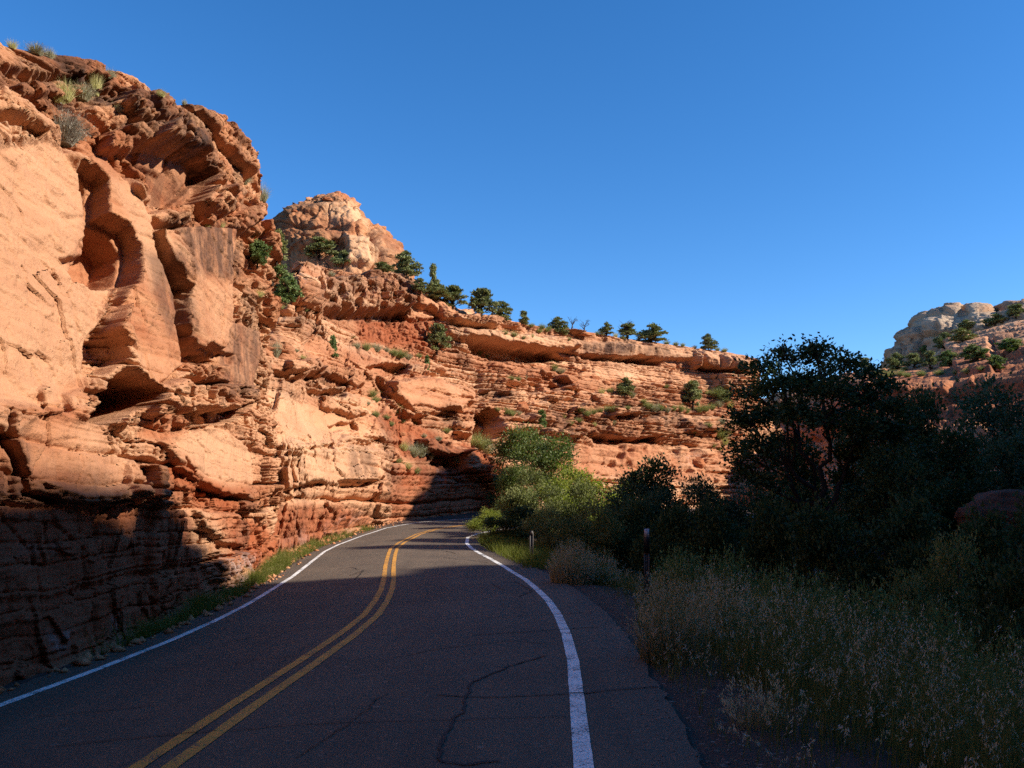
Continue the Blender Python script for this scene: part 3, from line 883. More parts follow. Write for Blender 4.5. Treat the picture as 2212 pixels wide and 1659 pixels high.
near_cfg = dict(
    scale=1.0, warp=7, lip=0.35, broad=0.22, skin=0.55, dmax=2.4, thrust=(0.76, -0.65, 0), bedmin=0.55,
    beds=[(-2, 16, 0.6, 1.4, 0.40, 0.22, 3), (-2, 16, 0.18, 0.45, 0.20, 0.50, 8), (-2, 16, 0.06, 0.15, 0.06, 1.1, 14)],
    smooth=[
        ([(-300, 250), (0, 315), (90, 300), (170, 330), (190, 420), (185, 560), (165, 600), (245, 625), (215, 700), (190, 800), (180, 850), (90, 880), (0, 875), (-300, 900)], 0.93),
        ([(165, 315), (230, 340), (290, 400), (330, 470), (345, 560), (375, 640), (385, 760), (390, 790), (340, 830), (310, 850), (280, 800), (240, 700), (262, 620), (285, 540), (217, 470)], 0.85),
        ([(167, 352), (214, 396), (264, 502), (282, 566), (276, 618), (249, 625), (158, 601), (179, 500)], 0.9),
        ([(335, 490), (512, 492), (492, 768), (385, 768), (378, 560)], 0.85),
        ([(480, 690), (566, 715), (548, 840), (470, 830)], 0.85),
        ([(347, 952), (392, 930), (478, 922), (552, 982), (549, 1042), (530, 1071), (437, 1049), (377, 989)], 0.75),
        ([(19, 930), (63, 892), (209, 915), (261, 974), (265, 1049), (172, 1075), (45, 1027)], 0.65),
        ([(270, 325), (420, 345), (445, 385), (418, 438), (335, 440), (300, 370)], 0.8),
        ([(-400, 1080), (250, 1090), (350, 1090), (420, 1200), (480, 1290), (0, 1500), (-400, 1600)], 0.74),
    ],
    rubble=[
        ([(345, 1000), (400, 1020), (500, 1075), (490, 1100), (415, 1070), (350, 1020)], 0.8),
        ([(500, 1130), (560, 1130), (610, 1190), (600, 1225), (540, 1250), (500, 1200)], 0.9),
        ([(300, 900), (380, 905), (390, 930), (340, 960), (290, 940)], 0.8),
        ([(85, 890), (150, 880), (190, 905), (150, 915), (100, 905)], 0.6),
        ([(430, 455), (500, 470), (520, 490), (420, 490)], 0.5),
    ],
    feats=[
        ([(167, 352), (190, 365), (214, 396), (217, 470), (264, 502), (282, 540), (282, 566), (276, 618), (249, 625), (202, 622), (158, 601), (182, 560), (179, 500), (180, 430)], -1.05, 4, dict(tx=1.0, ty=-1.3, flat=0.75)),
        ([(128, 560), (180, 553), (190, 590), (160, 607)], -0.30, 4),
        ([(165, 315), (230, 340), (290, 400), (330, 470), (345, 560), (375, 640), (385, 760), (390, 790), (340, 830), (310, 850), (280, 800), (255, 760), (240, 700), (262, 620), (284, 600), (287, 540), (262, 500), (220, 470), (216, 396)], 0.40, 7, dict(flat=0.3, tx=0.3)),
        ([(247, 627), (264, 622), (224, 715), (243, 755), (247, 778), (215, 812), (182, 803), (190, 735), (212, 702)], -0.55, 4),
        ([(223, 824), (252, 803), (285, 818), (317, 850), (311, 868), (217, 919), (182, 912), (200, 868)], -2.1, 3, dict(flat=0.6)),
        ([(150, 850), (188, 835), (208, 868), (185, 908), (150, 892)], 0.20, 5),
        ([(86, 838), (104, 828), (132, 858), (124, 882), (92, 872)], 0.16, 4),
        # the jutting roof block and its underside
        ([(246, 273), (343, 268), (346, 327), (290, 322), (246, 312)], 0.55, 4, dict(flat=0.3)),
        ([(343, 276), (372, 262), (402, 272), (414, 338), (410, 348), (350, 328)], 0.95, 4, dict(flat=0.4)),
        ([(404, 280), (432, 292), (456, 340), (456, 372), (444, 384), (424, 352), (408, 336)], 0.75, 4, dict(flat=0.4)),
        ([(262, 318), (345, 328), (420, 350), (446, 386), (432, 420), (418, 440), (335, 444), (318, 405), (296, 370)], -1.0, 5, dict(top=-0.25, flat=0.8)),
        ([(252, 209), (367, 209), (372, 235), (323, 246), (262, 240)], 0.38, 4),
        ([(285, 246), (370, 243), (402, 268), (340, 267), (285, 264)], 0.42, 4),
        ([(160, 200), (235, 205), (255, 225), (225, 238), (170, 232)], -0.30, 4),
        ([(400, 225), (455, 228), (482, 262), (470, 290), (430, 280)], 0.30, 5),
        ([(332, 461), (352, 449), (405, 453), (412, 480), (400, 492), (346, 480)], 0.55, 5, dict(dome=0.5, dr=14)),
        ([(417, 425), (440, 390), (461, 376), (468, 405), (449, 452)], 0.38, 4),
        ([(449, 446), (461, 417), (493, 402), (517, 423), (510, 453), (484, 468)], 0.42, 4),
        ([(496, 470), (543, 449), (574, 437), (574, 461), (540, 494), (499, 488)], 0.40, 4),
        ([(270, 380), (300, 395), (328, 425), (325, 440), (300, 432), (283, 410)], 0.35, 4),
        # hanging column, undercut at its foot
        ([(345, 497), (430, 488), (512, 492), (508, 560), (500, 650), (492, 770), (419, 744), (404, 700), (414, 618), (378, 565)], 0.70, 4, dict(flat=0.45)),
        ([(383, 772), (418, 748), (494, 772), (486, 792), (395, 788)], -0.55, 3),
        ([(393, 780), (470, 780), (458, 817), (388, 815)], 0.32, 4, dict(dome=0.5, dr=14)),
        ([(482, 690), (566, 715), (560, 780), (548, 840), (472, 832), (476, 770)], 0.30, 5, dict(flat=0.5)),
        ([(381, 818), (487, 827), (440, 838), (405, 834)], -0.60, 3),
        ([(320, 838), (367, 821), (403, 836), (406, 882), (320, 898)], 0.40, 4),
        ([(410, 838), (446, 833), (447, 880), (410, 883)], 0.28, 3),
        ([(451, 832), (549, 833), (546, 872), (493, 884), (454, 878)], 0.48, 4),
        ([(372, 897), (410, 888), (487, 886), (554, 866), (520, 898), (484, 914), (393, 921)], -0.85, 3),
        ([(355, 930), (372, 918), (420, 925), (400, 940), (365, 945)], -0.35, 3),
        # slab resting on the slope
        ([(347, 952), (392, 930), (478, 922), (522, 948), (552, 982), (549, 1042), (530, 1071), (485, 1064), (437, 1049), (396, 1019), (377, 989)], 0.40, 3, dict(flat=0.45, top=0.22)),
        # rounded block low on the left
        ([(19, 930), (63, 892), (123, 885), (209, 915), (239, 945), (261, 974), (265, 1049), (239, 1071), (172, 1075), (120, 1064), (45, 1027), (22, 997)], 0.16, 4, dict(flat=0.2)),
        ([(270, 985), (345, 1008), (352, 1076), (300, 1078), (268, 1060)], 0.28, 4),
        ([(292, 1010), (312, 1012), (305, 1080), (288, 1060)], -0.35, 3),
        ([(350, 1080), (395, 1090), (410, 1200), (395, 1290), (340, 1330), (330, 1200)], 0.22, 6),
        ([(425, 1100), (520, 1110), (540, 1150), (530, 1180), (480, 1170), (440, 1140)], 0.30, 5),
        ([(470, 1190), (530, 1190), (535, 1260), (485, 1280)], 0.25, 6),
        # dark overhung seams of the upper ledges
        ([(0, 168), (40, 190), (102, 226), (88, 234), (30, 204), (-80, 170)], -0.60, 3),
        ([(0, 112), (60, 135), (110, 160), (170, 167), (165, 182), (60, 157), (-60, 118)], -0.40, 3),
        ([(0, 246), (50, 265), (88, 292), (75, 307), (40, 282), (-60, 250)], -0.55, 3),
        ([(175, 165), (222, 180), (215, 200), (180, 190)], -0.35, 3),
        ([(60, 160), (120, 172), (130, 200), (70, 190)], 0.3, 4),
        ([(495, 500), (560, 510), (548, 600), (510, 610)], -0.35, 5),
        ([(556, 650), (580, 640), (576, 740), (560, 730)], -0.45, 4),
    ],
    cracks=[
        ([(118, 590), (130, 608), (124, 640), (118, 665)], 1.65, 0.032), ([(136, 598), (126, 615)], 1.38, 0.023),
        ([(30, 430), (45, 500), (40, 560)], 1.38, 0.023), ([(15, 470), (25, 540)], 1.21, 0.018), ([(60, 330), (20, 355)], 1.38, 0.027),
        ([(88, 680), (98, 730), (102, 775)], 1.21, 0.023), ([(160, 682), (172, 720)], 2.20, 0.032), ([(30, 660), (40, 700)], 1.21, 0.023),
        ([(185, 700), (160, 750), (140, 770)], 1.21, 0.018), ([(115, 830), (135, 790)], 1.38, 0.023), ([(10, 780), (60, 860)], 1.10, 0.013),
        ([(230, 1086), (260, 1080), (310, 1074), (352, 1080)], 3.0, 0.30), ([(352, 1080), (420, 1090)], 2.0, 0.048),
        ([(380, 992), (402, 1030), (442, 1060), (486, 1076), (532, 1084)], 4.0, 0.40),
        ([(400, 935), (430, 980), (425, 1040)], 2.0, 0.040), ([(480, 930), (500, 990), (545, 1010)], 2.0, 0.040), ([(60, 960), (150, 950), (240, 965)], 2.0, 0.040), ([(150, 950), (165, 1010), (150, 1070)], 2.0, 0.040),
        ([(0, 950), (22, 1008), (45, 1070), (110, 1085)], 6.0, 0.45),
        ([(60, 1190), (150, 1185)], 2.5, 0.048), ([(50, 1222), (100, 1225)], 2.5, 0.048), ([(180, 1150), (330, 1165)], 2.0, 0.040), ([(320, 1110), (322, 1150)], 2.5, 0.056),
        ([(0, 1440), (70, 1430), (140, 1405)], 2.5, 0.060), ([(220, 1210), (350, 1190), (400, 1170)], 2.2, 0.040), ([(240, 1320), (340, 1300), (420, 1270)], 2.2, 0.056),
        ([(460, 1145), (500, 1148), (540, 1152)], 2.5, 0.060), ([(428, 1150), (432, 1250)], 2.5, 0.048), ([(100, 1130), (105, 1200)], 2.0, 0.040),
        ([(343, 268), (346, 328)], 2.2, 0.3), ([(425, 300), (428, 350)], 2.0, 0.2), ([(410, 500), (416, 620)], 2.5, 0.040), ([(445, 500), (455, 620), (450, 740)], 2.0, 0.08),
        ([(512, 700), (505, 840)], 2.0, 0.08), ([(470, 500), (480, 600)], 4, 0.048),
    ],
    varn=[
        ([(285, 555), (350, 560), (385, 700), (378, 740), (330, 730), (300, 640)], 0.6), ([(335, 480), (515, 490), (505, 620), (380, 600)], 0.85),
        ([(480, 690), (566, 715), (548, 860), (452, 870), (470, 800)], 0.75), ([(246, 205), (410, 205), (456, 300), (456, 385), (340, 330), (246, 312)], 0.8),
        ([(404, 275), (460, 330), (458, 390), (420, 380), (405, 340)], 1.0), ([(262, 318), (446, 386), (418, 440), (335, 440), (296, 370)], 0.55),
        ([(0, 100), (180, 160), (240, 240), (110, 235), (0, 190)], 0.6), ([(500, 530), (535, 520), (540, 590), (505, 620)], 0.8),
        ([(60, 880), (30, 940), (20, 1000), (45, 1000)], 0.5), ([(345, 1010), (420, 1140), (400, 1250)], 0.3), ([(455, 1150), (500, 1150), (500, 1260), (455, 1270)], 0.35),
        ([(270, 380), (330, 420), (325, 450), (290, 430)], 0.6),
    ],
    pale=[
        ([(-200, 315), (90, 300), (170, 330), (190, 420), (185, 560), (245, 625), (190, 800), (90, 880), (-200, 875)], 0.45),
        ([(347, 952), (392, 930), (478, 922), (552, 982), (549, 1042), (437, 1049)], 0.6), ([(216, 396), (290, 400), (345, 560), (300, 640), (265, 500)], 0.5),
        ([(416, 618), (500, 640), (490, 760), (419, 742)], 0.35),  # lit front of the hanging column, painted lighter
    ],
    dirt=[
        ([(345, 1000), (500, 1075), (600, 1190), (545, 1250), (415, 1090)], 0.7), ([(158, 560), (182, 430), (217, 470), (282, 566), (249, 625)], 0.45),
        ([(-300, 1090), (300, 1090), (400, 1110), (440, 1290), (0, 1500), (-300, 1600)], 0.85),  # shaded lower wall: red-brown tone of its shade put into the colour
    ],
    salt=[([(470, 1195), (540, 1200), (540, 1270), (480, 1290)], 0.9), ([(100, 1370), (150, 1365), (160, 1400), (110, 1410)], 0.7), ([(240, 1330), (280, 1330), (270, 1400), (240, 1410)], 0.6), ([(30, 1180), (120, 1170), (130, 1190), (40, 1200)], 0.2)],
)
near = build_cliff('cliff', NC, int(900 * Q), int(820 * Q), M['rock'], near_cfg)

# ------------------------------------------------------------------ the long wall beyond it: foot, terraces, cap rock, terrace on top
def zat(px, py, Y): return at(px, py, Y)
def colm(rows, back=((0, 12, 0.8), (0, 45, 1.0), (-8, 90, 0.0))):
    out = []
    for r in rows:
        out.append(np.array(r[1:]) if r[0] == 'w' else at(*r))
    for b in back:
        out.append(out[len(rows) - 1] + np.array(b))
    return out
W = lambda x, y, z: ('w', x, y, z)
MC = [
    # foot,              top of road cut,   first slope,      mid ledge,        upper bench,       foot of cap,     rim
    colm([W(-9.4, 26.4, -0.6), W(-9.8, 27, 2.5), W(-10.4, 28, 4.5), W(-12, 30.5, 6.5), W(-16, 34, 8.8), W(-21, 40, 11.5), W(-24, 46, 16.0)]),
    colm([W(-7.95, 27.6, -0.6), (585, 1080, 28.3), (585, 960, 29.4), (600, 850, 31.5), (600, 760, 35.5), (600, 690, 41), (600, 600, 46)]),
    colm([W(-7.75, 31, -0.5), (655, 1080, 31.4), (650, 960, 32.5), (655, 850, 36), (655, 780, 40), (655, 690, 46), (655, 573, 51)]),
    colm([W(-8.05, 36, -0.4), (740, 1060, 36.8), (735, 965, 38.4), (735, 870, 42), (735, 780, 46.5), (735, 690, 52), (735, 585, 55.5)]),
    colm([W(-7.75, 41.5, -0.2), (815, 1060, 42.3), (815, 985, 44), (815, 890, 48), (815, 785, 52), (815, 700, 57), (815, 590, 59.5)]),
    colm([W(-7.1, 46.8, 0.0), (868, 1060, 47.5), (875, 985, 50), (875, 900, 53), (880, 790, 57), (875, 705, 61), (870, 597, 63)]),
    colm([W(-5.4, 51.4, 0.2), (945, 1050, 52.4), (950, 980, 54.5), (950, 895, 57.5), (950, 800, 61), (945, 725, 64.5), (945, 650, 66)]),
    colm([W(-2.6, 55.4, 0.3), (1020, 1050, 56.4), (1020, 985, 58.2), (1020, 895, 61), (1020, 835, 64), (1020, 770, 67), (1020, 685, 68.5)]),
    colm([W(1.2, 59.5, 0.3), (1100, 1040, 60.5), (1100, 970, 62), (1100, 890, 65), (1100, 835, 68), (1100, 778, 71.0), (1095, 695, 72)]),
    colm([W(5.0, 64.5, 0.3), (1180, 1035, 65.6), (1180, 955, 67), (1180, 885, 70), (1180, 835, 73), (1180, 785, 75.5), (1180, 712, 76.3)]),
    colm([W(9.5, 70, 0.2), (1280, 1035, 71.3), (1280, 950, 72.5), (1280, 885, 76), (1280, 838, 79), (1280, 788, 81.5), (1280, 722, 82.3)]),
    colm([W(15.4, 76.5, 0.0), (1390, 1035, 77.6), (1390, 955, 79), (1390, 890, 82.5), (1390, 845, 86), (1390, 800, 88.5), (1390, 738, 89.3)]),
    colm([W(21.2, 82.5, 0.0), (1490, 1035, 83.8), (1490, 970, 85.5), (1490, 895, 89), (1490, 855, 91.5), (1490, 815, 93.4), (1490, 752, 94)]),
    colm([W(26.6, 88.0, 0.0), (1575, 1035, 89), (1575, 975, 91), (1575, 905, 93), (1575, 868, 94.5), (1575, 835, 95.5), (1575, 762, 95.6)]),
    colm([W(29.8, 92.5, 0.0), (1622, 1035, 93), (1620, 985, 94), (1612, 915, 95), (1606, 875, 96), (1604, 840, 96.8), (1626, 776, 97)], ((-2, 9, 0.5), (-8, 40, 0.6), (-16, 85, 0))),
    colm([W(32.6, 100, 0.0), W(32.2, 100.2, 5), W(31.6, 100.6, 9), W(30.6, 101, 12.0), W(29.6, 101.5, 14.0), W(29.0, 102, 15.2), W(29.0, 102, 18.0)], ((-4, 4, 0.5), (-12, 32, 0.6), (-22, 78, 0))),
    colm([W(35, 122, 0.0), W(34.4, 122, 5), W(33.6, 122, 9), W(32.6, 122, 12.0), W(31.6, 122, 14.0), W(31.0, 122, 15.2), W(30.5, 122, 18.0)], ((-6, 2, 0.5), (-14, 16, 0.6), (-30, 60, 0))),
    colm([W(44, 160, 0.0), W(43.4, 160, 5), W(42, 160, 9), W(40, 160, 12.0), W(38, 160, 14.0), W(37.0, 160, 15.2), W(36, 160, 18.0)], ((-6, 2, 0.5), (-14, 16, 0.6), (-30, 40, 0))),
]
mid_cfg = dict(
    scale=2.0, warp=8, lip=0.3, thrust=(0.45, -0.89, 0), facet=0.7, terrace=(0.55, 0.75, 0.4), wave=0.18, broad=0.28, skin=0.50, dmax=4.0, varn0=0.08, pale0=0.16,
    bedmin=0.45, chip=0.11,
    beds=[(-3, 40, 1.4, 3.2, 0.60, 0.10, 23), (-3, 40, 0.50, 1.2, 0.46, 0.20, 28), (-3, 40, 0.16, 0.40, 0.24, 0.50, 34)],
    smooth=[
        ([(560, 900), (624, 862), (691, 868), (792, 921), (800, 940), (691, 935), (600, 960), (550, 960)], 0.85),
        ([(846, 822), (931, 814), (1024, 846), (1030, 873), (888, 890), (851, 868)], 0.8),
        ([(894, 622), (950, 650), (950, 686), (877, 684), (903, 648)], 0.9), ([(944, 643), (987, 671), (987, 690), (953, 682)], 0.9),
        ([(1180, 960), (1430, 955), (1450, 1020), (1190, 1030)], 0.75), ([(973, 705), (1240, 735), (1500, 750), (1500, 792), (1380, 790), (1216, 760), (1069, 736), (973, 722)], 0.75),
        ([(1501, 754), (1626, 773), (1623, 805), (1504, 792)], 0.9), ([(560, 1070), (825, 1050), (825, 1125), (600, 1200)], 0.45),
        ([(598, 985), (840, 975), (824, 1036), (611, 1060)], 0.6), ([(840, 1040), (1080, 1050), (1080, 1120), (830, 1130)], 0.6),
        ([(635, 735), (700, 730), (720, 780), (640, 790)], 0.5),
        ([(1255, 790), (1500, 800), (1500, 830), (1260, 815)], 0.7),
    ],
    rubble=[
        ([(768, 690), (944, 690), (927, 752), (780, 742)], 1.0), ([(830, 880), (930, 930), (990, 985), (900, 1000), (850, 960), (800, 910)], 0.9),
        ([(1002, 962), (1047, 974), (1089, 1029), (1060, 1035), (1012, 1006), (999, 984)], 1.0), ([(550, 1100), (720, 1090), (800, 1120), (600, 1210), (540, 1190)], 0.75),
        ([(1400, 865), (1570, 870), (1580, 900), (1400, 895)], 0.6), ([(1250, 860), (1400, 850), (1400, 880), (1250, 890)], 0.5),
        ([(1450, 985), (1600, 970), (1600, 1040), (1450, 1040)], 0.5), ([(860, 1010), (960, 1000), (1000, 1040), (860, 1050)], 0.5),
        ([(740, 750), (930, 755), (930, 790), (740, 790)], 0.5),
    ],
    pits=[([(640, 610), (800, 620), (880, 640), (860, 690), (680, 680), (640, 650)], 1.3), ([(600, 1000), (700, 990), (720, 1060), (590, 1120)], 0.5), ([(1300, 960), (1560, 950), (1560, 1030), (1300, 1010)], 0.8)],
    feats=[
        # cap rock of the upper left, bulging over a dark seam
        ([(633, 602), (790, 598), (897, 609), (905, 640), (890, 664), (692, 674), (640, 650)], 1.1, 5),
        ([(690, 676), (870, 668), (880, 690), (865, 696), (760, 690), (698, 686)], -1.6, 4),
        ([(698, 580), (780, 577), (798, 602), (701, 604)], -0.7, 4),
        ([(894, 622), (950, 654), (950, 686), (877, 684), (903, 650)], 1.3, 5, dict(dome=0.5, dr=18)),
        ([(944, 643), (987, 669), (987, 691), (953, 684)], 1.2, 4, dict(dome=0.5, dr=14)),
        ([(985, 680), (1059, 676), (1088, 689), (1075, 707), (991, 697)], 1.3, 3),
        ([(991, 699), (1072, 709), (1060, 714), (985, 706)], -1.2, 3),
        ([(845, 606), (866, 613), (870, 632), (853, 626)], -1.6, 3), ([(766, 590), (785, 590), (785, 602), (768, 602)], -1.2, 3),
        ([(690, 645), (716, 648), (714, 662), (694, 660)], -1.0, 3), ([(656, 628), (682, 632), (686, 652), (664, 650)], -0.9, 3), ([(755, 634), (778, 636), (774, 650), (756, 646)], -0.9, 3),
        ([(866, 676), (884, 664), (926, 668), (944, 690), (900, 698), (872, 692)], -1.3, 4),
        # great overhang along the middle of the cap
        ([(960, 706), (1069, 712), (1240, 730), (1250, 752), (1197, 757), (1069, 737), (1005, 728), (960, 728)], 1.2, 5),
        ([(1000, 730), (1069, 739), (1197, 759), (1218, 778), (1140, 782), (1069, 780), (1030, 768)], -3.0, 4),
        ([(1250, 768), (1330, 772), (1400, 774), (1390, 784), (1300, 782), (1252, 776)], -1.6, 3),
        ([(1345, 778), (1430, 778), (1425, 788), (1350, 787)], -1.0, 3),
        ([(1240, 735), (1500, 750), (1496, 776), (1400, 774), (1240, 768)], 0.8, 5),
        ([(1503, 754), (1560, 762), (1563, 792), (1506, 792)], 1.5, 4, dict(dome=0.45, dr=16)),
        ([(1563, 762), (1628, 775), (1626, 806), (1566, 795)], 1.7, 4, dict(dome=0.45, dr=16)),
        ([(1504, 793), (1600, 803), (1600, 810), (1512, 803)], -1.6, 3),
        ([(1543, 802), (1613, 812), (1602, 845), (1549, 832)], 1.0, 4),
        ([(1194, 812), (1238, 808), (1262, 841), (1226, 838), (1210, 828)], 1.4, 3), ([(1186, 812), (1196, 813), (1222, 832), (1197, 842), (1180, 834)], -1.4, 3),
        # dark doorway-like cleft and the layered block beside it
        ([(1027, 898), (1047, 882), (1064, 898), (1074, 944), (1047, 950), (1024, 944)], -3.6, 3),
        ([(1066, 904), (1152, 897), (1163, 926), (1078, 936)], 1.3, 4), ([(985, 880), (1026, 885), (1022, 940), (985, 930)], 0.9, 4),
        # big smooth dome left of it and its shaded edge
        ([(846, 822), (931, 813), (1024, 846), (1026, 874), (888, 900), (851, 868)], 1.5, 6),
        ([(1026, 854), (1064, 841), (1088, 857), (1054, 869)], -1.4, 4),
        ([(785, 800), (819, 785), (880, 788), (874, 809), (824, 813)], -1.9, 3),
        ([(878, 788), (960, 790), (960, 806), (876, 806)], 0.6, 4),
        ([(700, 790), (780, 800), (790, 830), (720, 850), (680, 820)], 0.9, 4), ([(690, 850), (770, 856), (800, 890), (770, 900), (700, 880)], 0.8, 4),
        ([(620, 780), (690, 775), (700, 800), (640, 812)], 0.9, 4), ([(610, 818), (700, 812), (760, 838), (690, 842)], -1.0, 3), ([(660, 842), (740, 850), (730, 862), (660, 856)], -0.9, 3),
        ([(590, 800), (650, 806), (640, 818), (590, 812)], -0.9, 3),
        # bulging road cut with a roofed hollow under it
        ([(598, 975), (700, 950), (842, 975), (834, 1030), (790, 1046), (752, 1049), (680, 1040), (611, 1060)], 0.7, 6),
        ([(720, 1040), (752, 1036), (824, 1038), (800, 1050), (745, 1056)], -1.0, 3), ([(590, 1066), (680, 1040), (700, 1046), (640, 1068)], -0.6, 3),
        ([(740, 938), (830, 938), (838, 952), (720, 962)], 0.45, 3), ([(710, 920), (770, 912), (775, 930), (720, 930)], -0.8, 3),
        ([(640, 975), (720, 955), (820, 948), (820, 958), (700, 970)], -0.5, 3),
        ([(826, 1050), (842, 1060), (838, 1130), (815, 1130), (815, 1060)], 0.5, 4),
        # leaning slabs over the bend, red mound
        ([(913, 949), (960, 950), (1008, 972), (985, 984), (930, 974)], 1.7, 3), ([(929, 978), (985, 986), (985, 1012), (935, 1010)], -0.4, 4),
        ([(1002, 960), (1022, 962), (1050, 974), (1091, 1030), (1062, 1040), (1012, 1008), (997, 984)], 2.0, 6, dict(dome=0.4, dr=22)),
        # bedded ledges of the far wall
        ([(1175, 924), (1283, 926), (1300, 940), (1180, 942)], 0.9, 4), ([(1255, 942), (1373, 948), (1421, 940), (1420, 956), (1300, 960)], -1.5, 4),
        ([(1300, 882), (1420, 878), (1425, 892), (1310, 900)], 1.0, 3), ([(1310, 902), (1425, 894), (1420, 904), (1320, 910)], -1.0, 3),
        ([(1270, 850), (1330, 845), (1395, 868), (1380, 880), (1300, 876)], 0.8, 4), ([(1470, 905), (1560, 900), (1560, 930), (1480, 932)], 0.9, 4),
        ([(1405, 948), (1460, 940), (1470, 975), (1440, 990), (1410, 985)], -0.8, 5),
        ([(1500, 915), (1540, 925), (1530, 942), (1500, 938)], 0.9, 4),
        ([(1110, 800), (1175, 795), (1190, 812), (1120, 822)], 0.7, 4), ([(1090, 830), (1160, 828), (1170, 846), (1100, 850)], -0.8, 3), ([(1160, 845), (1240, 842), (1240, 862), (1170, 866)], 0.7, 4),
        ([(1120, 850), (1180, 862), (1240, 872), (1230, 882), (1130, 868)], -0.8, 3),
        ([(1230, 770), (1270, 776), (1280, 800), (1240, 796)], 0.5, 4),
    ],
    cracks=[
        ([(812, 822), (830, 850), (850, 872), (888, 900), (905, 915)], 5, 1.4), ([(1500, 752), (1506, 792)], 3, 1.2), ([(1562, 762), (1566, 796)], 2.5, 0.9), ([(1538, 798), (1544, 836)], 3, 1.1),
        ([(1056, 1015), (1072, 1060)], 2.5, 0.4), ([(840, 1080), (832, 1120)], 3, 0.4), ([(700, 1090), (720, 1110), (715, 1130)], 2.5, 0.4),
        ([(640, 1130), (648, 1160)], 2.5, 0.3), ([(1030, 900), (1022, 980)], 3, 0.6), ([(930, 1000), (1000, 1005)], 2.5, 0.4), ([(980, 1040), (1075, 1060)], 2, 0.25),
        ([(880, 845), (1020, 870)], 2.2, 0.35), ([(880, 880), (1010, 895)], 2.2, 0.45), ([(900, 905), (1000, 912)], 2.2, 0.4), ([(910, 925), (1005, 930)], 2.2, 0.4),
        ([(1080, 915), (1155, 912)], 2, 0.4),
    ],
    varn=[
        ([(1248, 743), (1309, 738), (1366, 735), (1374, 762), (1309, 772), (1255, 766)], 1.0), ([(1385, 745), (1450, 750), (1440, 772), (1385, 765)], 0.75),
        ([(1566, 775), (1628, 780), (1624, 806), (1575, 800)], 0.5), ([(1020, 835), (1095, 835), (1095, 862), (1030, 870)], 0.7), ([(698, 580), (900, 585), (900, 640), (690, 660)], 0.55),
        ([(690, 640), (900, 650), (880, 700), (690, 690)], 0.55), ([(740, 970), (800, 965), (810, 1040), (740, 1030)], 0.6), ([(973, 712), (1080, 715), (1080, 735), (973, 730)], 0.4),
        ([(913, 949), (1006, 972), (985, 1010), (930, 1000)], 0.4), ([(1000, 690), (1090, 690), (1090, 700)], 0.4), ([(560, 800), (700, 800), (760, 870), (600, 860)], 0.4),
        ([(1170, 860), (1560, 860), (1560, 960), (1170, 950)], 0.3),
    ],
    pale=[
        ([(973, 700), (1240, 728), (1600, 765), (1600, 790), (1240, 760), (1069, 738), (973, 724)], 0.65), ([(985, 672), (1090, 680), (1080, 700), (985, 695)], 0.5),
        ([(600, 900), (800, 930), (840, 1000), (800, 1050), (600, 1120)], 0.40), ([(640, 610), (760, 615), (760, 640), (640, 640)], 0.3), ([(1240, 780), (1500, 800), (1500, 830), (1260, 812)], 0.4),
    ],
    dirt=[
        ([(840, 1000), (1090, 1000), (1090, 1130), (830, 1135)], 0.75), ([(1000, 955), (1095, 1030), (1050, 1045), (990, 985)], 0.9), ([(1180, 955), (1450, 950), (1470, 1040), (1180, 1040)], 0.4),
        ([(540, 1080), (800, 1090), (800, 1140), (560, 1230)], 0.35), ([(760, 690), (950, 690), (940, 760), (770, 750)], 0.35), ([(830, 900), (1000, 960), (990, 1010), (850, 990)], 0.6),
        ([(1050, 780), (1250, 800), (1250, 850), (1050, 840)], 0.35),
    ],
    salt=[([(950, 1020), (975, 1022), (990, 1045), (960, 1055), (945, 1040)], 0.8), ([(560, 1190), (760, 1100), (830, 1125), (600, 1215)], 0.25), ([(600, 1180), (700, 1130), (720, 1150), (610, 1205)], 0.4), ([(1475, 985), (1510, 975), (1515, 1000), (1480, 1010)], 0.5)],
)
midc = build_cliff('cliff', MC, int(1250 * Q), int(860 * Q), M['rock_far'], mid_cfg)

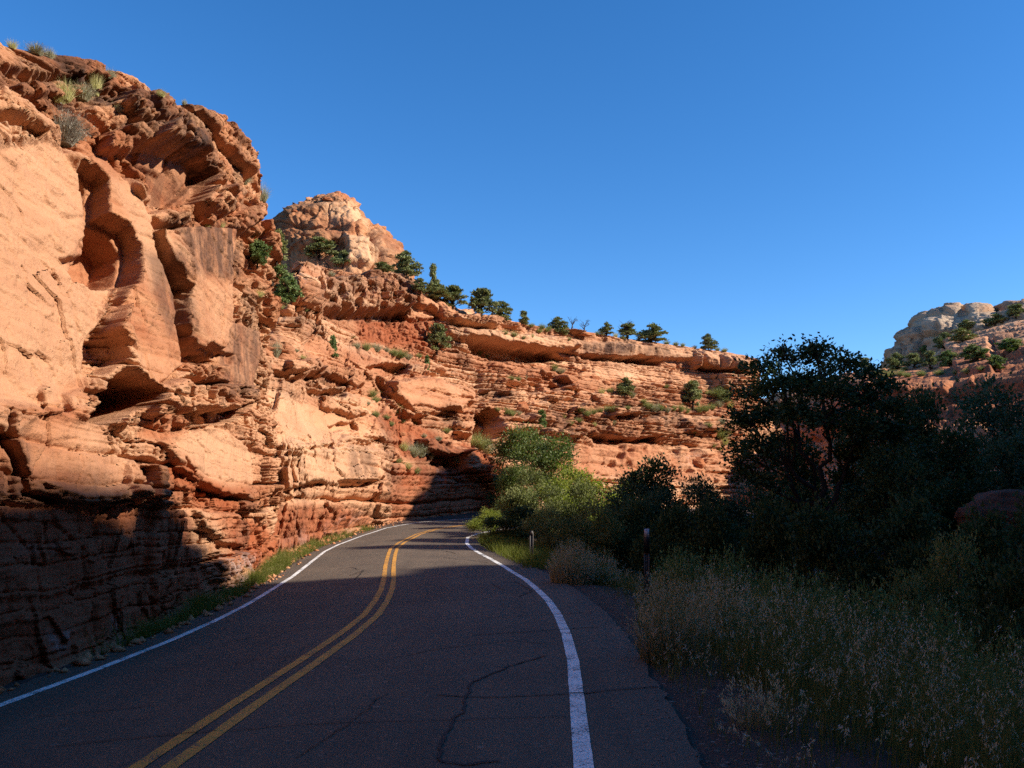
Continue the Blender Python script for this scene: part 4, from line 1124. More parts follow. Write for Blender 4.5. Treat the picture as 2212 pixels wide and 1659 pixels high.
# ------------------------------------------------------------------ butte on the skyline
def butte():
    nu, nv = int(420 * Q), int(300 * Q)
    cy = 92.0
    # outline of the dome as seen, left and right edge at each height
    prof = [(600, 572, 885), (560, 576, 868), (530, 580, 846), (500, 588, 816), (484, 600, 802), (462, 634, 794), (447, 648, 780), (437, 668, 757), (431, 690, 728), (427, 700, 712)]
    zs, lx, rx = [], [], []
    for py, a, b in prof:
        A, B = at(a, py, cy), at(b, py, cy)
        zs.append(A[2]); lx.append(A[0]); rx.append(B[0])
    zs = np.array([zs[0] - 8] + zs); lx = np.array([lx[0] - 1.5] + lx); rx = np.array([rx[0] + 2] + rx)
    v = np.linspace(0, 1, nv) ** 0.85
    fine = np.linspace(0, len(zs) - 1, nv)
    i_ = np.arange(len(zs))
    Z = np.interp(fine, i_, zs); LX = np.interp(fine, i_, lx); RX = np.interp(fine, i_, rx)
    th = np.linspace(0, 2 * math.pi, nu)
    cxm = (LX + RX) / 2
    hw = (RX - LX) / 2
    hw[-1] = 0.01
    c, s_ = np.cos(th), np.sin(th)
    P = np.zeros((nu, nv, 3), np.float32)
    P[..., 0] = cxm + hw * np.sign(c)[:, None] * (np.abs(c) ** 0.85)[:, None]
    P[..., 1] = cy + np.minimum(hw * 1.1, hw.max())[None, :] * s_[:, None]
    P[..., 2] = Z
    N = normals(P)
    px, py, zc = proj(P)
    front = np.sin(th)[:, None] < 0.25
    wv = P * 0.25
    qx = np.where(front, px + 6 * fbm(wv * 2.2 + 5, 4), -9999)
    qy = py + 6 * fbm(wv * 2.2 + 55, 4)
    D = 0.75 * fbm(P * 0.22, 5) + 0.25 * fbm(P * 0.9 + 9, 5) + 0.08 * fbm(P * 3 + 9, 4)
    B = Beds(0, 60, 0.6, 2.0, 41)
    k, f, tt = B.at(P[..., 2] + 0.6 * pn(P * 0.12))
    up = sst(440, 480, py) * 0.7
    D += (0.35 * fbm(np.stack([P[..., 0] * 0.2, k * 7.3, P[..., 1] * 0.2], -1), 3) + 0.25 * (f - 0.5)) * (0.9 - 0.4 * up)
    f1, f2, cid = worley(P[..., 0] * 0.33 + 0.5 * pn(P * 0.3), P[..., 2] * 0.16 + 0.5 * pn(P * 0.3 + 4), 4)
    D += 0.5 * (hsh(cid, 1) - 0.5) - 0.35 * np.exp(-((f2 - f1) / 0.06) ** 2)
    D += 0.55 * facets(P[..., 0] * 0.30 + 0.2 * pn(P * 0.3), P[..., 2] * 0.42 + 0.2 * pn(P * 0.3 + 4), 12) + 0.22 * facets(P[..., 0] * 0.9, P[..., 2] * 1.2, 13) + 0.08 * facets(P[..., 0] * 2.6, P[..., 2] * 3.4, 14)
    for poly, h, e in [
        ([(748, 515), (792, 520), (792, 575), (745, 572)], 1.0, 6), ([(793, 530), (812, 535), (808, 575), (794, 575)], 0.7, 4), ([(815, 495), (862, 545), (850, 580), (818, 570)], 0.6, 6),
        ([(795, 490), (806, 500), (812, 540), (800, 530), (790, 515)], -1.3, 4), ([(640, 505), (695, 495), (715, 525), (690, 550), (650, 540)], 0.8, 5), ([(716, 520), (745, 522), (745, 570), (725, 560)], -0.9, 5),
        ([(600, 495), (640, 478), (665, 480), (640, 520), (600, 525)], -0.6, 6), ([(690, 470), (720, 470), (735, 500), (700, 500)], -0.5, 6), ([(655, 462), (690, 452), (680, 470), (650, 475)], -0.6, 4),
        ([(770, 445), (796, 455), (800, 470), (780, 468)], -0.5, 4), ([(740, 450), (770, 450), (785, 500), (750, 505)], 0.5, 6), ([(648, 455), (672, 440), (760, 432), (780, 444), (720, 446), (670, 458)], 0.5, 3),
    ]:
        D = D + h * sst(-e, e, poly_sd(qx, qy, poly, 40))
    D *= np.minimum(1, hw / 2.0)[None, :]
    V = P + N * np.array([1, 1, 0.6]) * D[..., None]
    A = {}
    var = [([(580, 470), (660, 450), (690, 500), (660, 540), (585, 545)], 0.5), ([(690, 470), (760, 480), (745, 530), (690, 530)], 0.45), ([(795, 490), (870, 540), (850, 580), (800, 570)], 0.35), ([(640, 445), (700, 430), (690, 445), (650, 470)], 0.7), ([(690, 424), (725, 424), (720, 434), (695, 434)], 1.0)]
    a = np.zeros(D.shape, np.float32)
    for poly, m_ in var: a = np.maximum(a, m_ * sst(-12, 12, poly_sd(qx, qy, poly, 40)))
    A['varn'] = np.clip(a + 0.35 * sst(0.1, 0.4, pn(P * 0.35 + 3)), 0, 1)
    a = np.zeros(D.shape, np.float32)
    for poly, m_ in [([(740, 510), (815, 520), (810, 580), (745, 580)], 0.55), ([(690, 435), (780, 440), (800, 500), (720, 480)], 0.5)]:
        a = np.maximum(a, m_ * sst(-12, 12, poly_sd(qx, qy, poly, 40)))
    A['pale'] = a
    A['dirt'] = 0.5 * sst(0.05, 0.4, pn(P * 0.18 + 31)).astype(np.float32)
    A['salt'] = np.zeros(D.shape, np.float32)
    o = link('butte', mesh('butte', V, [gridfaces(nu, nv)], M['butte'], False, A))
    return tag(o, kind='structure')
butte()
# small cap stones along the butte's top
# ------------------------------------------------------------------ far pale mesa on the right
ME = [[at(1990, y, 250) for y in (830, 815, 800, 792, 790, 789, 789)], [at(1950, y, 232) for y in (830, 815, 800, 792, 790, 789, 789)]]
for px_, foot, mid_, sk in [(1926, 815, 800, 792), (1930, 815, 795, 784), (1936, 815, 775, 744), (1955, 815, 765, 724), (1966, 815, 764, 708), (1974, 813, 763, 710), (1982, 810, 760, 692), (2000, 808, 757, 679), (2010, 806, 755, 681), (2028, 803, 750, 667), (2058, 800, 742, 663), (2080, 798, 738, 671), (2098, 795, 730, 659), (2126, 792, 728, 666), (2150, 790, 725, 676), (2162, 788, 724, 668), (2186, 785, 720, 654), (2230, 780, 710, 649), (2330, 770, 700, 640), (2480, 760, 690, 625), (2700, 750, 690, 640)]:
    d = 216 - (px_ - 1900) * 0.10
    ME.append([at(px_, foot + 30, d - 3), at(px_, foot, d), at(px_, mid_, d + 1.5), at(px_, (mid_ * 0.45 + sk * 0.55), d + 4), at(px_, sk + 2, d + 12), at(px_, sk, d + 20) , at(px_ + 14, sk + 3, d + 80)])
mesa_cfg = dict(ufade=0.16, scale=5.0, warp=5, lip=0.5, broad=0.12, skin=0.15, dmax=4,
    beds=[(0, 90, 6, 11, 0.7, 0.03, 51), (0, 90, 2, 4, 0.4, 0.06, 52), (0, 90, 0.8, 1.5, 0.12, 0.1, 53)],
    feats=[([(1910, 755), (1950, 745), (1952, 800), (1908, 800)], 2.5, 4, dict(dome=0.5, dr=20)), ([(1953, 745), (1990, 735), (1992, 790), (1955, 795)], 2.0, 4, dict(dome=0.5, dr=20)), ([(1994, 725), (2030, 728), (2030, 770), (1996, 785)], 2.4, 4, dict(dome=0.5, dr=20)),
           ([(1925, 722), (1975, 700), (1985, 728), (1930, 742)], 2.6, 4, dict(dome=0.6, dr=16)), ([(1985, 690), (2040, 672), (2045, 712), (1992, 722)], 2.8, 4, dict(dome=0.6, dr=20)),
           ([(2050, 690), (2120, 680), (2125, 712), (2055, 725)], 2.8, 4, dict(dome=0.6, dr=20)), ([(2130, 690), (2180, 680), (2180, 712), (2135, 715)], 2.2, 4, dict(dome=0.6, dr=20))],
    cracks=[([(1951, 740), (1954, 800)], 3, 2.0), ([(1993, 730), (1995, 790)], 3, 2.0), ([(1920, 744), (2030, 724)], 3, 1.5), ([(2047, 690), (2050, 730)], 3, 1.5)],
    pale=[([(1985, 690), (2110, 655), (2120, 690), (1990, 715)], 0.8)], dirt=[([(1910, 715), (2010, 700), (2010, 755), (1910, 760)], 0.25)])
mesa = build_cliff('mesa', ME, int(420 * Q), int(260 * Q), M['mesa'], mesa_cfg)

# ------------------------------------------------------------------ right bank: shaded slope, red ledge, sunlit shelf
HC = []
for px_, r in [
    (1560, [(1130, 70), (1040, 96), (1010, 108), (985, 118), (960, 140), (900, 175), (880, 220)]),
    (1700, [(1130, 66), (1030, 88), (1000, 100), (975, 112), (930, 135), (850, 170), (840, 215)]),
    (1830, [(1120, 60), (1000, 76), (930, 86), (880, 94), (830, 120), (808, 150), (805, 210)]),
    (1900, [(1110, 58), (980, 72), (890, 82), (826, 87), (806, 114), (797, 147), (794, 210)]),
    (2000, [(1100, 56), (960, 69), (880, 79), (816, 84), (793, 112), (776, 145), (770, 205)]),
    (2100, [(1090, 54), (940, 66), (868, 76), (806, 81), (772, 108), (730, 142), (715, 200)]),
    (2212, [(1080, 52), (925, 63), (850, 73), (792, 78), (745, 103), (702, 139), (685, 195)]),
    (2350, [(1060, 49), (890, 59), (815, 69), (760, 74), (715, 97), (675, 134), (650, 190)]),
    (2600, [(1040, 45), (850, 53), (760, 63), (690, 68), (650, 86), (625, 124), (605, 180)]),
]:
    r = [(y + (14 if i > 2 else 0), Y) for i, (y, Y) in enumerate(r)]
    r[0] = (r[0][0] + 130, r[0][1])
    HC.append([at(px_, y, Y) for y, Y in r] + [at(px_, r[-1][0], r[-1][1]) + np.array([0, 60, -8])])
hill_cfg = dict(scale=2.2, warp=7, lip=0.3, terrace=(0.5, 0.7, 0.4), wave=0.2, broad=0.22, skin=0.4, dmax=3, bedmin=0.5, chip=0.1,
    beds=[(-3, 60, 1.6, 3.6, 0.9, 0.06, 61), (-3, 60, 0.5, 1.2, 0.40, 0.14, 62), (-3, 60, 0.16, 0.4, 0.12, 0.4, 63)],
    feats=[([(2040, 735), (2080, 718), (2130, 722), (2135, 770), (2060, 775), (2045, 760)], 2.2, 4), ([(2140, 715), (2230, 690), (2250, 740), (2150, 755)], 2.2, 4), ([(1900, 826), (2100, 806), (2100, 820), (1900, 838)], 0.9, 4), ([(1900, 838), (2100, 822), (2090, 836), (1900, 850)], -1.2, 4)],
    dirt=[([(1880, 815), (2300, 760), (2300, 900), (1880, 900)], 0.5)], pale=[([(2030, 700), (2240, 690), (2240, 770), (2040, 780)], 0.3)])
hill = build_cliff('hillside', HC, int(620 * Q), int(420 * Q), M['rock_far'], hill_cfg)

# ------------------------------------------------------------------ the canyon's other wall, right of the frame and behind: it shades the road
# (Y, height of the rim), its bumps shaped to throw shadow streaks across the road
RIMS = [(-55, 44), (-35, 40), (-17, 35), (-9, 33.6), (-6, 32.9), (-4, 33.0), (-1, 32.3), (1, 32.6), (3, 32.1), (4.6, 32.5), (5.8, 31.5), (7.0, 32.0), (8.3, 31.2), (10.2, 30.6), (11.2, 29.4), (14, 29.0), (15.2, 27.6), (19.3, 27.4), (20, 30.6), (21.3, 30.6), (21.8, 28.0), (22.6, 28.0), (23.2, 30.2), (25.0, 30.0), (25.8, 27.4), (29, 26.8), (33, 26.6), (35, 27.2), (37, 29.6), (39, 32), (41, 34.5), (46, 36), (50, 32), (54, 27), (60, 21), (66, 16)]
RIMS = [(Y - 3.7, h + 0.4) for Y, h in RIMS]
RC = []
for Y, h in RIMS:
    x0 = 46
    if Y > 30: x0 = 46 + (Y - 30) * 0.3
    RC.append([(x0 - 20, Y, -2.5), (x0 - 12, Y, 4), (x0 - 7, Y, 10), (x0 - 4, Y, h * 0.55), (x0 - 1.5, Y, h * 0.8), (x0, Y, h), (x0 + 2, Y, h + 0.4), (x0 + 30, Y, h + 2), (x0 + 120, Y, h + 3)])
# an unseen end wall, added behind the camera to cut the sky's fill light
RC = [[(x, -58 + (x + 60) * 0.1 + b, z) for b, z in ((24, -2.5), (15, 4), (9, 12), (5, 22), (2, 32), (0, 40), (-3, 41), (-30, 42), (-120, 43))] for x in (-70, -40, -15, 8, 26)] + RC[0:]
rw_cfg = dict(scale=1.6, warp=5, lip=0.4, broad=0.03, skin=0.3, dmax=0.6, flip=True,
    beds=[(-3, 60, 2, 4, 0.5, 0.06, 71), (-3, 60, 0.6, 1.4, 0.2, 0.15, 72)], dirt_shade0=0.2)
rightwall = build_cliff('cliff', RC, int(420 * Q), int(120 * Q), M['rock_far'], rw_cfg)
# ------------------------------------------------------------------ plants: shapes
bpy.context.view_layer.update()
DG = bpy.context.evaluated_depsgraph_get()

def cast(px, py):
    d = Vector(ray(px, py)).normalized()
    ok, loc, nrm, idx, ob, _ = SC.ray_cast(DG, Vector(CAM) + d * 1.0, d, distance=900)
    return np.array(loc) if ok else None

def hit(px, py):
    """Where the line of sight meets rock or ground; just below a skyline when it meets sky."""
    for k in range(40):
        p = cast(px, py + 1.5 * k)
        if p is not None:
            return p
    return at(px, py, 80)

def down(x, y, z=80.0):
    ok, loc, nrm, idx, ob, _ = SC.ray_cast(DG, Vector((x, y, z)), Vector((0, 0, -1)), distance=200)
    return float(loc[2]) if ok else float(ground_z(x, y))

def zc_of(p):
    return (p[1] - CAM[1]) * cp + (p[2] - CAM[2]) * sp_

def unit(v):
    return v / (np.linalg.norm(v, axis=-1, keepdims=True) + 1e-9)

def leaf_quads(C, L, Wd, r, up=0.0, dirs=None):
    n = len(C)
    a = r.normal(size=(n, 3)) if dirs is None else dirs + 0.5 * r.normal(size=(n, 3))
    a[:, 2] += up
    a = unit(a)
    b = unit(np.cross(a, r.normal(size=(n, 3))))
    s = (0.65 + 0.7 * r.random(n))[:, None]
    V = np.stack([C - a * L * s, C + b * Wd * s - a * L * s * 0.1, C + a * L * s, C - b * Wd * s - a * L * s * 0.1], 1)
    F = np.arange(4 * n).reshape(n, 4)
    return V.reshape(-1, 3), F

def blades(base, h, lean, width, r, seg=3, bend=0.35, v=None):
    """thin tapering strips; lean: (n, 2) sideways reach as a share of the height."""
    n = len(base)
    t = np.linspace(0, 1, seg + 1)
    ax = r.random(n) * 2 * math.pi
    side = np.stack([np.cos(ax), np.sin(ax), np.zeros(n)], 1)
    P = np.zeros((n, seg + 1, 2, 3))
    for k, tt in enumerate(t):
        c = base.copy()
        c[:, :2] += lean * (h * (tt * (1 - bend) + bend * tt ** 2.5))[:, None]
        c[:, 2] += h * (tt - 0.25 * tt ** 3 * np.minimum(1, np.linalg.norm(lean, axis=1)))
        w_ = (width * (1 - 0.9 * tt))[:, None]
        P[:, k, 0] = c - side * w_
        P[:, k, 1] = c + side * w_
    off = (np.arange(n) * (seg + 1) * 2)[:, None, None]
    k = np.arange(seg)[None, :, None] * 2
    F = (off + k + np.array([0, 1, 3, 2])[None, None, :]).reshape(-1, 4)
    tip = 0.5 * (P[:, -1, 0] + P[:, -1, 1])
    pen = 0.5 * (P[:, -2, 0] + P[:, -2, 1])
    vv = np.repeat(v if v is not None else r.random(n) * 0.75, (seg + 1) * 2)
    return P.reshape(-1, 3), F, vv, pen, tip

def limb(b, p0, p1, r0, r1, r, k=6, n=5, wob=0.06):
    t = np.linspace(0, 1, n)[:, None]
    L = np.linalg.norm(p1 - p0)
    P = p0 * (1 - t) + p1 * t
    j = r.normal(size=(n, 3)) * wob * L
    j[0] = j[-1] = 0
    P = P + j + np.array([0, 0, 1]) * (np.sin(t * math.pi) * 0.06 * L)
    b.tube(P, r0 * (1 - t[:, 0]) + r1 * t[:, 0], k, r.random())
    return P

def crown_tree(seed, lumps, tips, lpt, leaf, spread, trunk_r, mat, base=(0, 0, 0), split=0.3, up=0.2, bark='bark', lean=(0, 0), open_=0.0):
    """lumps: (x, y, z, rx, rz) foliage masses. Limbs run to each; leaves gather round twig ends in the masses' outer part."""
    r = np.random.default_rng(seed)
    lumps = np.asarray(lumps, float)
    wd = MB()
    top = lumps[:, 2].max()
    fork = np.array([lean[0] * split, lean[1] * split, top * split])
    limb(wd, np.array(base, float) - [0, 0, 0.12 * top * 0.3], fork, trunk_r, trunk_r * 0.7, r, 9, 6, 0.03)
    # a few boughs rise from the fork; every foliage mass hangs on the nearest one
    nb = max(3, len(lumps) // 5)
    ctr = lumps[r.permutation(len(lumps))[:nb], :3]
    for _ in range(6):
        own = np.argmin(np.linalg.norm(lumps[:, None, :3] - ctr[None], axis=-1), axis=1)
        ctr = np.array([lumps[own == k, :3].mean(0) if (own == k).any() else ctr[k] for k in range(nb)])
    bough = []
    for c in ctr:
        e = fork + (c - fork) * 0.62
        bough.append(limb(wd, fork, e, trunk_r * 0.6, trunk_r * 0.3, r, 7, 7, 0.05))
    vol = lumps[:, 3] ** 2 * lumps[:, 4]
    cnt = np.maximum(3, (tips * vol / vol.sum())).astype(int)
    C, Dr, sh = [], [], []
    for (x, y, z, rx, rz), n, ow in zip(lumps, cnt, own):
        c = np.array([x, y, z])
        bp = bough[ow]
        s = bp[max(2, int(np.argmin(np.linalg.norm(bp - c, axis=1))) - 1)]
        P = limb(wd, s, c, trunk_r * 0.26, trunk_r * 0.10, r)
        d = unit(r.normal(size=(n, 3)))
        d[:, 2] = np.where(d[:, 2] < -0.35, -d[:, 2] * 0.4, d[:, 2])
        q = c + d * np.array([rx, rx, rz]) * (0.30 + 0.70 * r.random((n, 1)) ** 0.5)
        for m in range(min(n, 7)):
            limb(wd, P[r.integers(2, 5)], q[m], trunk_r * 0.13, trunk_r * 0.03, r, 4, 4)
        lum = r.random()
        for m in range(n):
            k = max(3, int(lpt * r.uniform(0.4, 1.5) * (1 - open_ * r.random())))
            g = r.normal(size=(k, 3)) * spread * r.uniform(0.6, 1.35)
            g[:, 2] *= 0.8
            C.append(q[m] + g)
            Dr.append(np.tile(d[m], (k, 1)))
            sh.append(np.clip(0.35 * lum + 0.65 * r.random() + 0.15 * r.normal(size=k), 0, 0.74))
    C, Dr, sh = np.concatenate(C), np.concatenate(Dr), np.concatenate(sh)
    V, F = leaf_quads(C, leaf, leaf * 0.55, r, up, Dr)
    cm = mesh('crown', V, [F], mat, False, {'v': np.repeat(sh, 4)})
    tm = wd.mesh('trunk', M[bark], True)
    return cm, tm

def put(name, label, cat, meshes, loc, scale, rz=0.0, group=None, names=('crown', 'trunk')):
    e = bpy.data.objects.new(name, None)
    e.empty_display_size = 0.3
    COL.objects.link(e)
    e.location = loc
    e.scale = scale if hasattr(scale, '__len__') else (scale,) * 3
    e.rotation_euler = (0, 0, rz)
    tag(e, label, cat, group)
    for n_, m_ in zip(names, meshes):
        link(n_, m_, e)
    return e

# ---- junipers, one unit tall
def juniper(seed, slim=1.0, top=0.0, mat='juniper'):
    r = np.random.default_rng(seed)
    L = []
    for k in range(34):
        z = r.uniform(0.07, 0.9)
        w_ = 0.36 * slim * (math.sin(math.pi * min(1, (z + 0.12) / 1.06)) ** 0.7)
        a = r.random() * 6.283
        d = w_ * r.uniform(0.2, 0.9)
        L.append((math.cos(a) * d, math.sin(a) * d, z, r.uniform(0.09, 0.17) * (0.6 + 0.4 * slim), r.uniform(0.08, 0.14)))
    L.append((0.03, 0, 0.92, 0.08, 0.08))
    return crown_tree(seed, L, 560, 16, 0.027, 0.026, 0.035, M[mat], split=0.12, up=0.6)
JUN = [juniper(101), juniper(102, 1.15), juniper(103, 0.7), juniper(104, 1.0, mat='juniper_bright'), juniper(105, 0.62, mat='juniper_bright')]

# ---- low desert shrubs, one unit tall: many thin stems from one base
def brushm(seed, n, mat, spread=0.75, wid=0.011, seg=2, tuft=0.0, leafy=0):
    r = np.random.default_rng(seed)
    a = r.random(n) * 6.283
    rad = np.sqrt(r.random(n))
    base = np.stack([np.cos(a) * rad * 0.22, np.sin(a) * rad * 0.22, np.zeros(n) - 0.03], 1)
    lean = np.stack([np.cos(a) * rad, np.sin(a) * rad], 1) * spread + r.normal(size=(n, 2)) * 0.14
    h = (1 - 0.42 * rad ** 2) * r.uniform(0.55, 1.05, n)
    clump = r.random(9)
    v = np.clip(0.5 * clump[(a / 6.284 * 9).astype(int) % 9] + 0.5 * r.random(n), 0, 1) * 0.8
    V, F, vv, pen, tip = blades(base, h, lean, np.full(n, wid) * r.uniform(0.6, 1.3, n), r, seg, 0.3, v)
    Vs, Fs, vs = [V], [F], [vv]
    if leafy:
        k = r.integers(0, n, leafy)
        t = r.random((leafy, 1)) ** 0.6
        c = base[k] * (1 - t) + tip[k] * t + r.normal(size=(leafy, 3)) * 0.02
        c[:, 2] = np.maximum(c[:, 2], 0.03)
        V2, F2 = leaf_quads(c, 0.030, 0.013, r, 0.7)
        Vs.append(V2); Fs.append(F2 + len(V)); vs.append(np.repeat(np.clip(v[k] + 0.2 * r.random(leafy), 0, 1), 4))
    return mesh('shrub', np.concatenate(Vs), [np.concatenate(Fs)], M[mat], False, {'v': np.concatenate(vs)})
SAGE = [brushm(201, 520, 'sage', 0.85, 0.012, 2, 0, 500), brushm(202, 520, 'sage', 1.0, 0.012, 2, 0, 600)]
SCRUB = [brushm(203, 420, 'scrub', 0.9, 0.013, 2, 0, 900), brushm(204, 420, 'scrub', 0.8, 0.013, 2, 0, 900), brushm(205, 420, 'scrub', 1.1, 0.013, 2, 0, 700)]
TUFT = [brushm(206, 420, 'yellowtuft', 0.55, 0.008, 3), brushm(207, 420, 'yellowtuft', 0.75, 0.008, 3)]
GREY = brushm(208, 1500, 'greybush', 0.95, 0.006, 3, 0, 600)
PALE = [brushm(209, 500, 'sage', 0.6, 0.008, 3)]
BRUSH = [brushm(210, 1500, 'brush', 0.8, 0.0075, 3, 0, 5200), brushm(211, 1500, 'brush', 0.7, 0.0075, 3, 0, 5200)]
CLUMP = brushm(212, 1300, 'grass_pale', 0.42, 0.0035, 4)

def shrub(name, label, me, px, py, hpx, wide=1.0, cat='shrub', group=None):
    p = hit(px, py)
    s = hpx / FPX * zc_of(p) * (1.25 if px < 600 else 1.0)
    o = link(name, me)
    o.location = p - np.array([0, 0, 0.04 * s])
    o.scale = (s * wide, s * wide, s)
    o.rotation_euler = (0, 0, random.random() * 6.28)
    return tag(o, label, cat, group)

def tree_px(label, m, px, py, hpx, wpx, group=None, name='juniper', rz=None):
    """a juniper whose foot is seen at (px, py)"""
    p = hit(px, py)
    k = zc_of(p) / FPX
    h = hpx * k * 1.04
    return put(name, label, 'tree', m, p - np.array([0, 0, 0.05 * h]), (wpx * k / 0.82 * random.uniform(0.9, 1.15), wpx * k / 0.82 * random.uniform(0.9, 1.15), h), random.random() * 6.28 if rz is None else rz, group)

# ---- on the near wall
G1 = 'grass and brush on the near cliff top'
shrub('sagebrush', 'round grey twiggy bush below the upper ledges of the near cliff', GREY, 136, 306, 78, 0.85, 'shrub')
shrub('grass_tuft', 'pale yellow-green tuft beside a ledge above the grey bush', TUFT[0], 140, 214, 46, 0.9, 'shrub', G1)
shrub('sagebrush', 'pale grey-green bush right of the yellow tuft above the grey bush', SAGE[0], 178, 214, 38, 1.0, 'shrub', G1)
shrub('grass_tuft', 'low yellow cushion under the pale tufts near the cliff top', TUFT[1], 128, 222, 22, 1.3, 'shrub', G1)
shrub('grass_tuft', 'tall thin dry stalks right of the pale bushes near the cliff top', TUFT[0], 206, 202, 56, 0.45, 'shrub', G1)
shrub('sagebrush', 'small grey sprig on the dark ledge below the rim', SAGE[1], 254, 241, 22, 0.8, 'shrub', G1)
shrub('grass_tuft', 'yellow-green bush on the rim at the far left edge', TUFT[1], 26, 96, 22, 0.9, 'shrub', G1)
shrub('sagebrush', 'whitish bush on the left end of the cliff rim', SAGE[0], 78, 116, 24, 1.3, 'shrub', G1)
shrub('sagebrush', 'thin blue-grey bush beside the whitish one on the rim', SAGE[1], 108, 126, 26, 0.6, 'shrub', G1)
shrub('grass_tuft', 'pale bleached tuft alone on the sloping rim', PALE[0], 236, 170, 26, 1.1, 'shrub', G1)
shrub('grass_tuft', 'small green tuft on the rim above the dark blocks', TUFT[1], 348, 208, 18, 1.0, 'shrub', G1)
shrub('grass_tuft', 'tiny dry tuft on the rim near its highest corner', PALE[0], 398, 219, 14, 0.8, 'shrub', G1)
shrub('sagebrush', 'grey-green bush on the outer edge of the cliff corner', SAGE[0], 528, 398, 28, 0.8, 'shrub', G1)
shrub('grass_tuft', 'pale spiky bush on the cap block at the cliff corner', PALE[0], 566, 432, 42, 0.75, 'shrub', G1)
shrub('grass_tuft', 'small yellow plant on the ledge over the hanging column', TUFT[0], 448, 490, 22, 0.9, 'shrub', G1)
shrub('grass_tuft', 'second yellow plant on the ledge over the hanging column', TUFT[1], 478, 490, 16, 1.0, 'shrub', G1)
shrub('sagebrush', 'grey-green sprig in the crack at the right edge of the near cliff', SAGE[0], 596, 770, 40, 0.45, 'shrub')

# ---- junipers
G2 = 'junipers along the canyon rim'
for lab, k, px, py, h, w_ in [
    ('dark green juniper behind the corner of the near cliff', 3, 556, 575, 62, 54),
    ('tall upright juniper beside the left foot of the butte', 0, 597, 566, 72, 64),
    ('bushy green juniper on the slope below the butte, upper of a pair', 3, 588, 612, 66, 70),
    ('bushy green juniper on the slope below the butte, lower of a pair', 3, 618, 660, 76, 62),
    ('wide olive juniper in front of the butte', 0, 690, 560, 48, 82),
    ('small round juniper right of the wide one below the butte', 1, 740, 578, 38, 46),
    ('low juniper at the right foot of the butte', 1, 828, 587, 22, 48),
    ('broad dark juniper on the rim just right of the butte', 1, 878, 598, 58, 62),
    ('low bush of juniper right of the broad dark one on the rim', 1, 908, 632, 32, 34),
    ('tall juniper with a bare waist standing above the rim', 2, 936, 642, 74, 40),
    ('squat juniper round the foot of the tall one on the rim', 1, 946, 648, 36, 60),
    ('leaning juniper behind the rounded rock domes of the rim', 0, 978, 668, 54, 58),
    ('large juniper over the flat slab of the rim', 0, 1040, 684, 64, 68),
    ('smaller juniper right of the flat slab of the rim', 1, 1085, 694, 44, 48),
    ('small cone-shaped juniper alone on the rim, right of the slab', 2, 1132, 702, 32, 30),
    ('round juniper left of the dead snags on the rim', 1, 1207, 722, 38, 46),
    ('small juniper right of the dead snags on the rim', 1, 1310, 716, 28, 30),
    ('sparse juniper with bare dark branches on the rim', 0, 1356, 722, 36, 46),
    ('wide ragged juniper right of the bare-branched one on the rim', 1, 1408, 730, 40, 60),
    ('lone juniper near the right end of the far rim', 1, 1531, 753, 36, 34),
]:
    tree_px(lab, JUN[k], px, py, h, w_, G2)
G3 = 'junipers on the ledges'
for lab, k, px, py, h, w_ in [
    ('dark cone-shaped juniper beside the great overhang', 0, 944, 762, 66, 58),
    ('bright green slender shrub on the ledges left of the dark juniper', 4, 718, 778, 56, 32),
    ('thin green shrub on the ledge below the dark juniper', 4, 922, 806, 40, 26),
    ('grey-green juniper in the middle of the far terrace', 1, 1350, 855, 40, 40),
    ('bushy juniper on the far terrace near the right end', 0, 1497, 880, 60, 52),
    ('green shrub behind the layered block over the road bend', 4, 1170, 930, 46, 36),
    ('dark green bush below the right end of the cap rock', 1, 1556, 872, 36, 48),
]:
    tree_px(lab, JUN[k], px, py, h, w_, G3)

# dead snags on the rim
def snag(seed):
    r = np.random.default_rng(seed)
    b = MB()
    P = limb(b, np.array([0, 0, -0.1]), np.array([0.06, 0, 0.62]), 0.05, 0.03, r, 6, 5, 0.05)
    for k in range(9):
        s = P[r.integers(1, 5)]
        q = s + np.array([r.uniform(-0.35, 0.35), r.uniform(-0.3, 0.3), r.uniform(0.12, 0.42)])
        Q2 = limb(b, s, q, 0.022, 0.010, r, 4, 4, 0.1)
        for m in range(2):
            limb(b, Q2[2], q + r.normal(size=3) * 0.12, 0.010, 0.005, r, 4, 3, 0.1)
    return b.mesh('snag', M['deadwood'])
SN = [snag(1), snag(2)]
for lab, k, px, py, h in [('bare dead tree on the rim, left of two', 0, 1234, 722, 34), ('bare dead tree on the rim, right of two', 1, 1262, 720, 28), ('dark bare branches rising through the sparse juniper on the rim', 1, 1350, 720, 38)]:
    p = hit(px, py)
    o = link('dead_tree', SN[k]); s = h * zc_of(p) / FPX
    o.location = p; o.scale = (s * 1.2, s * 1.2, s)
    tag(o, lab, 'tree', 'dead trees on the rim')

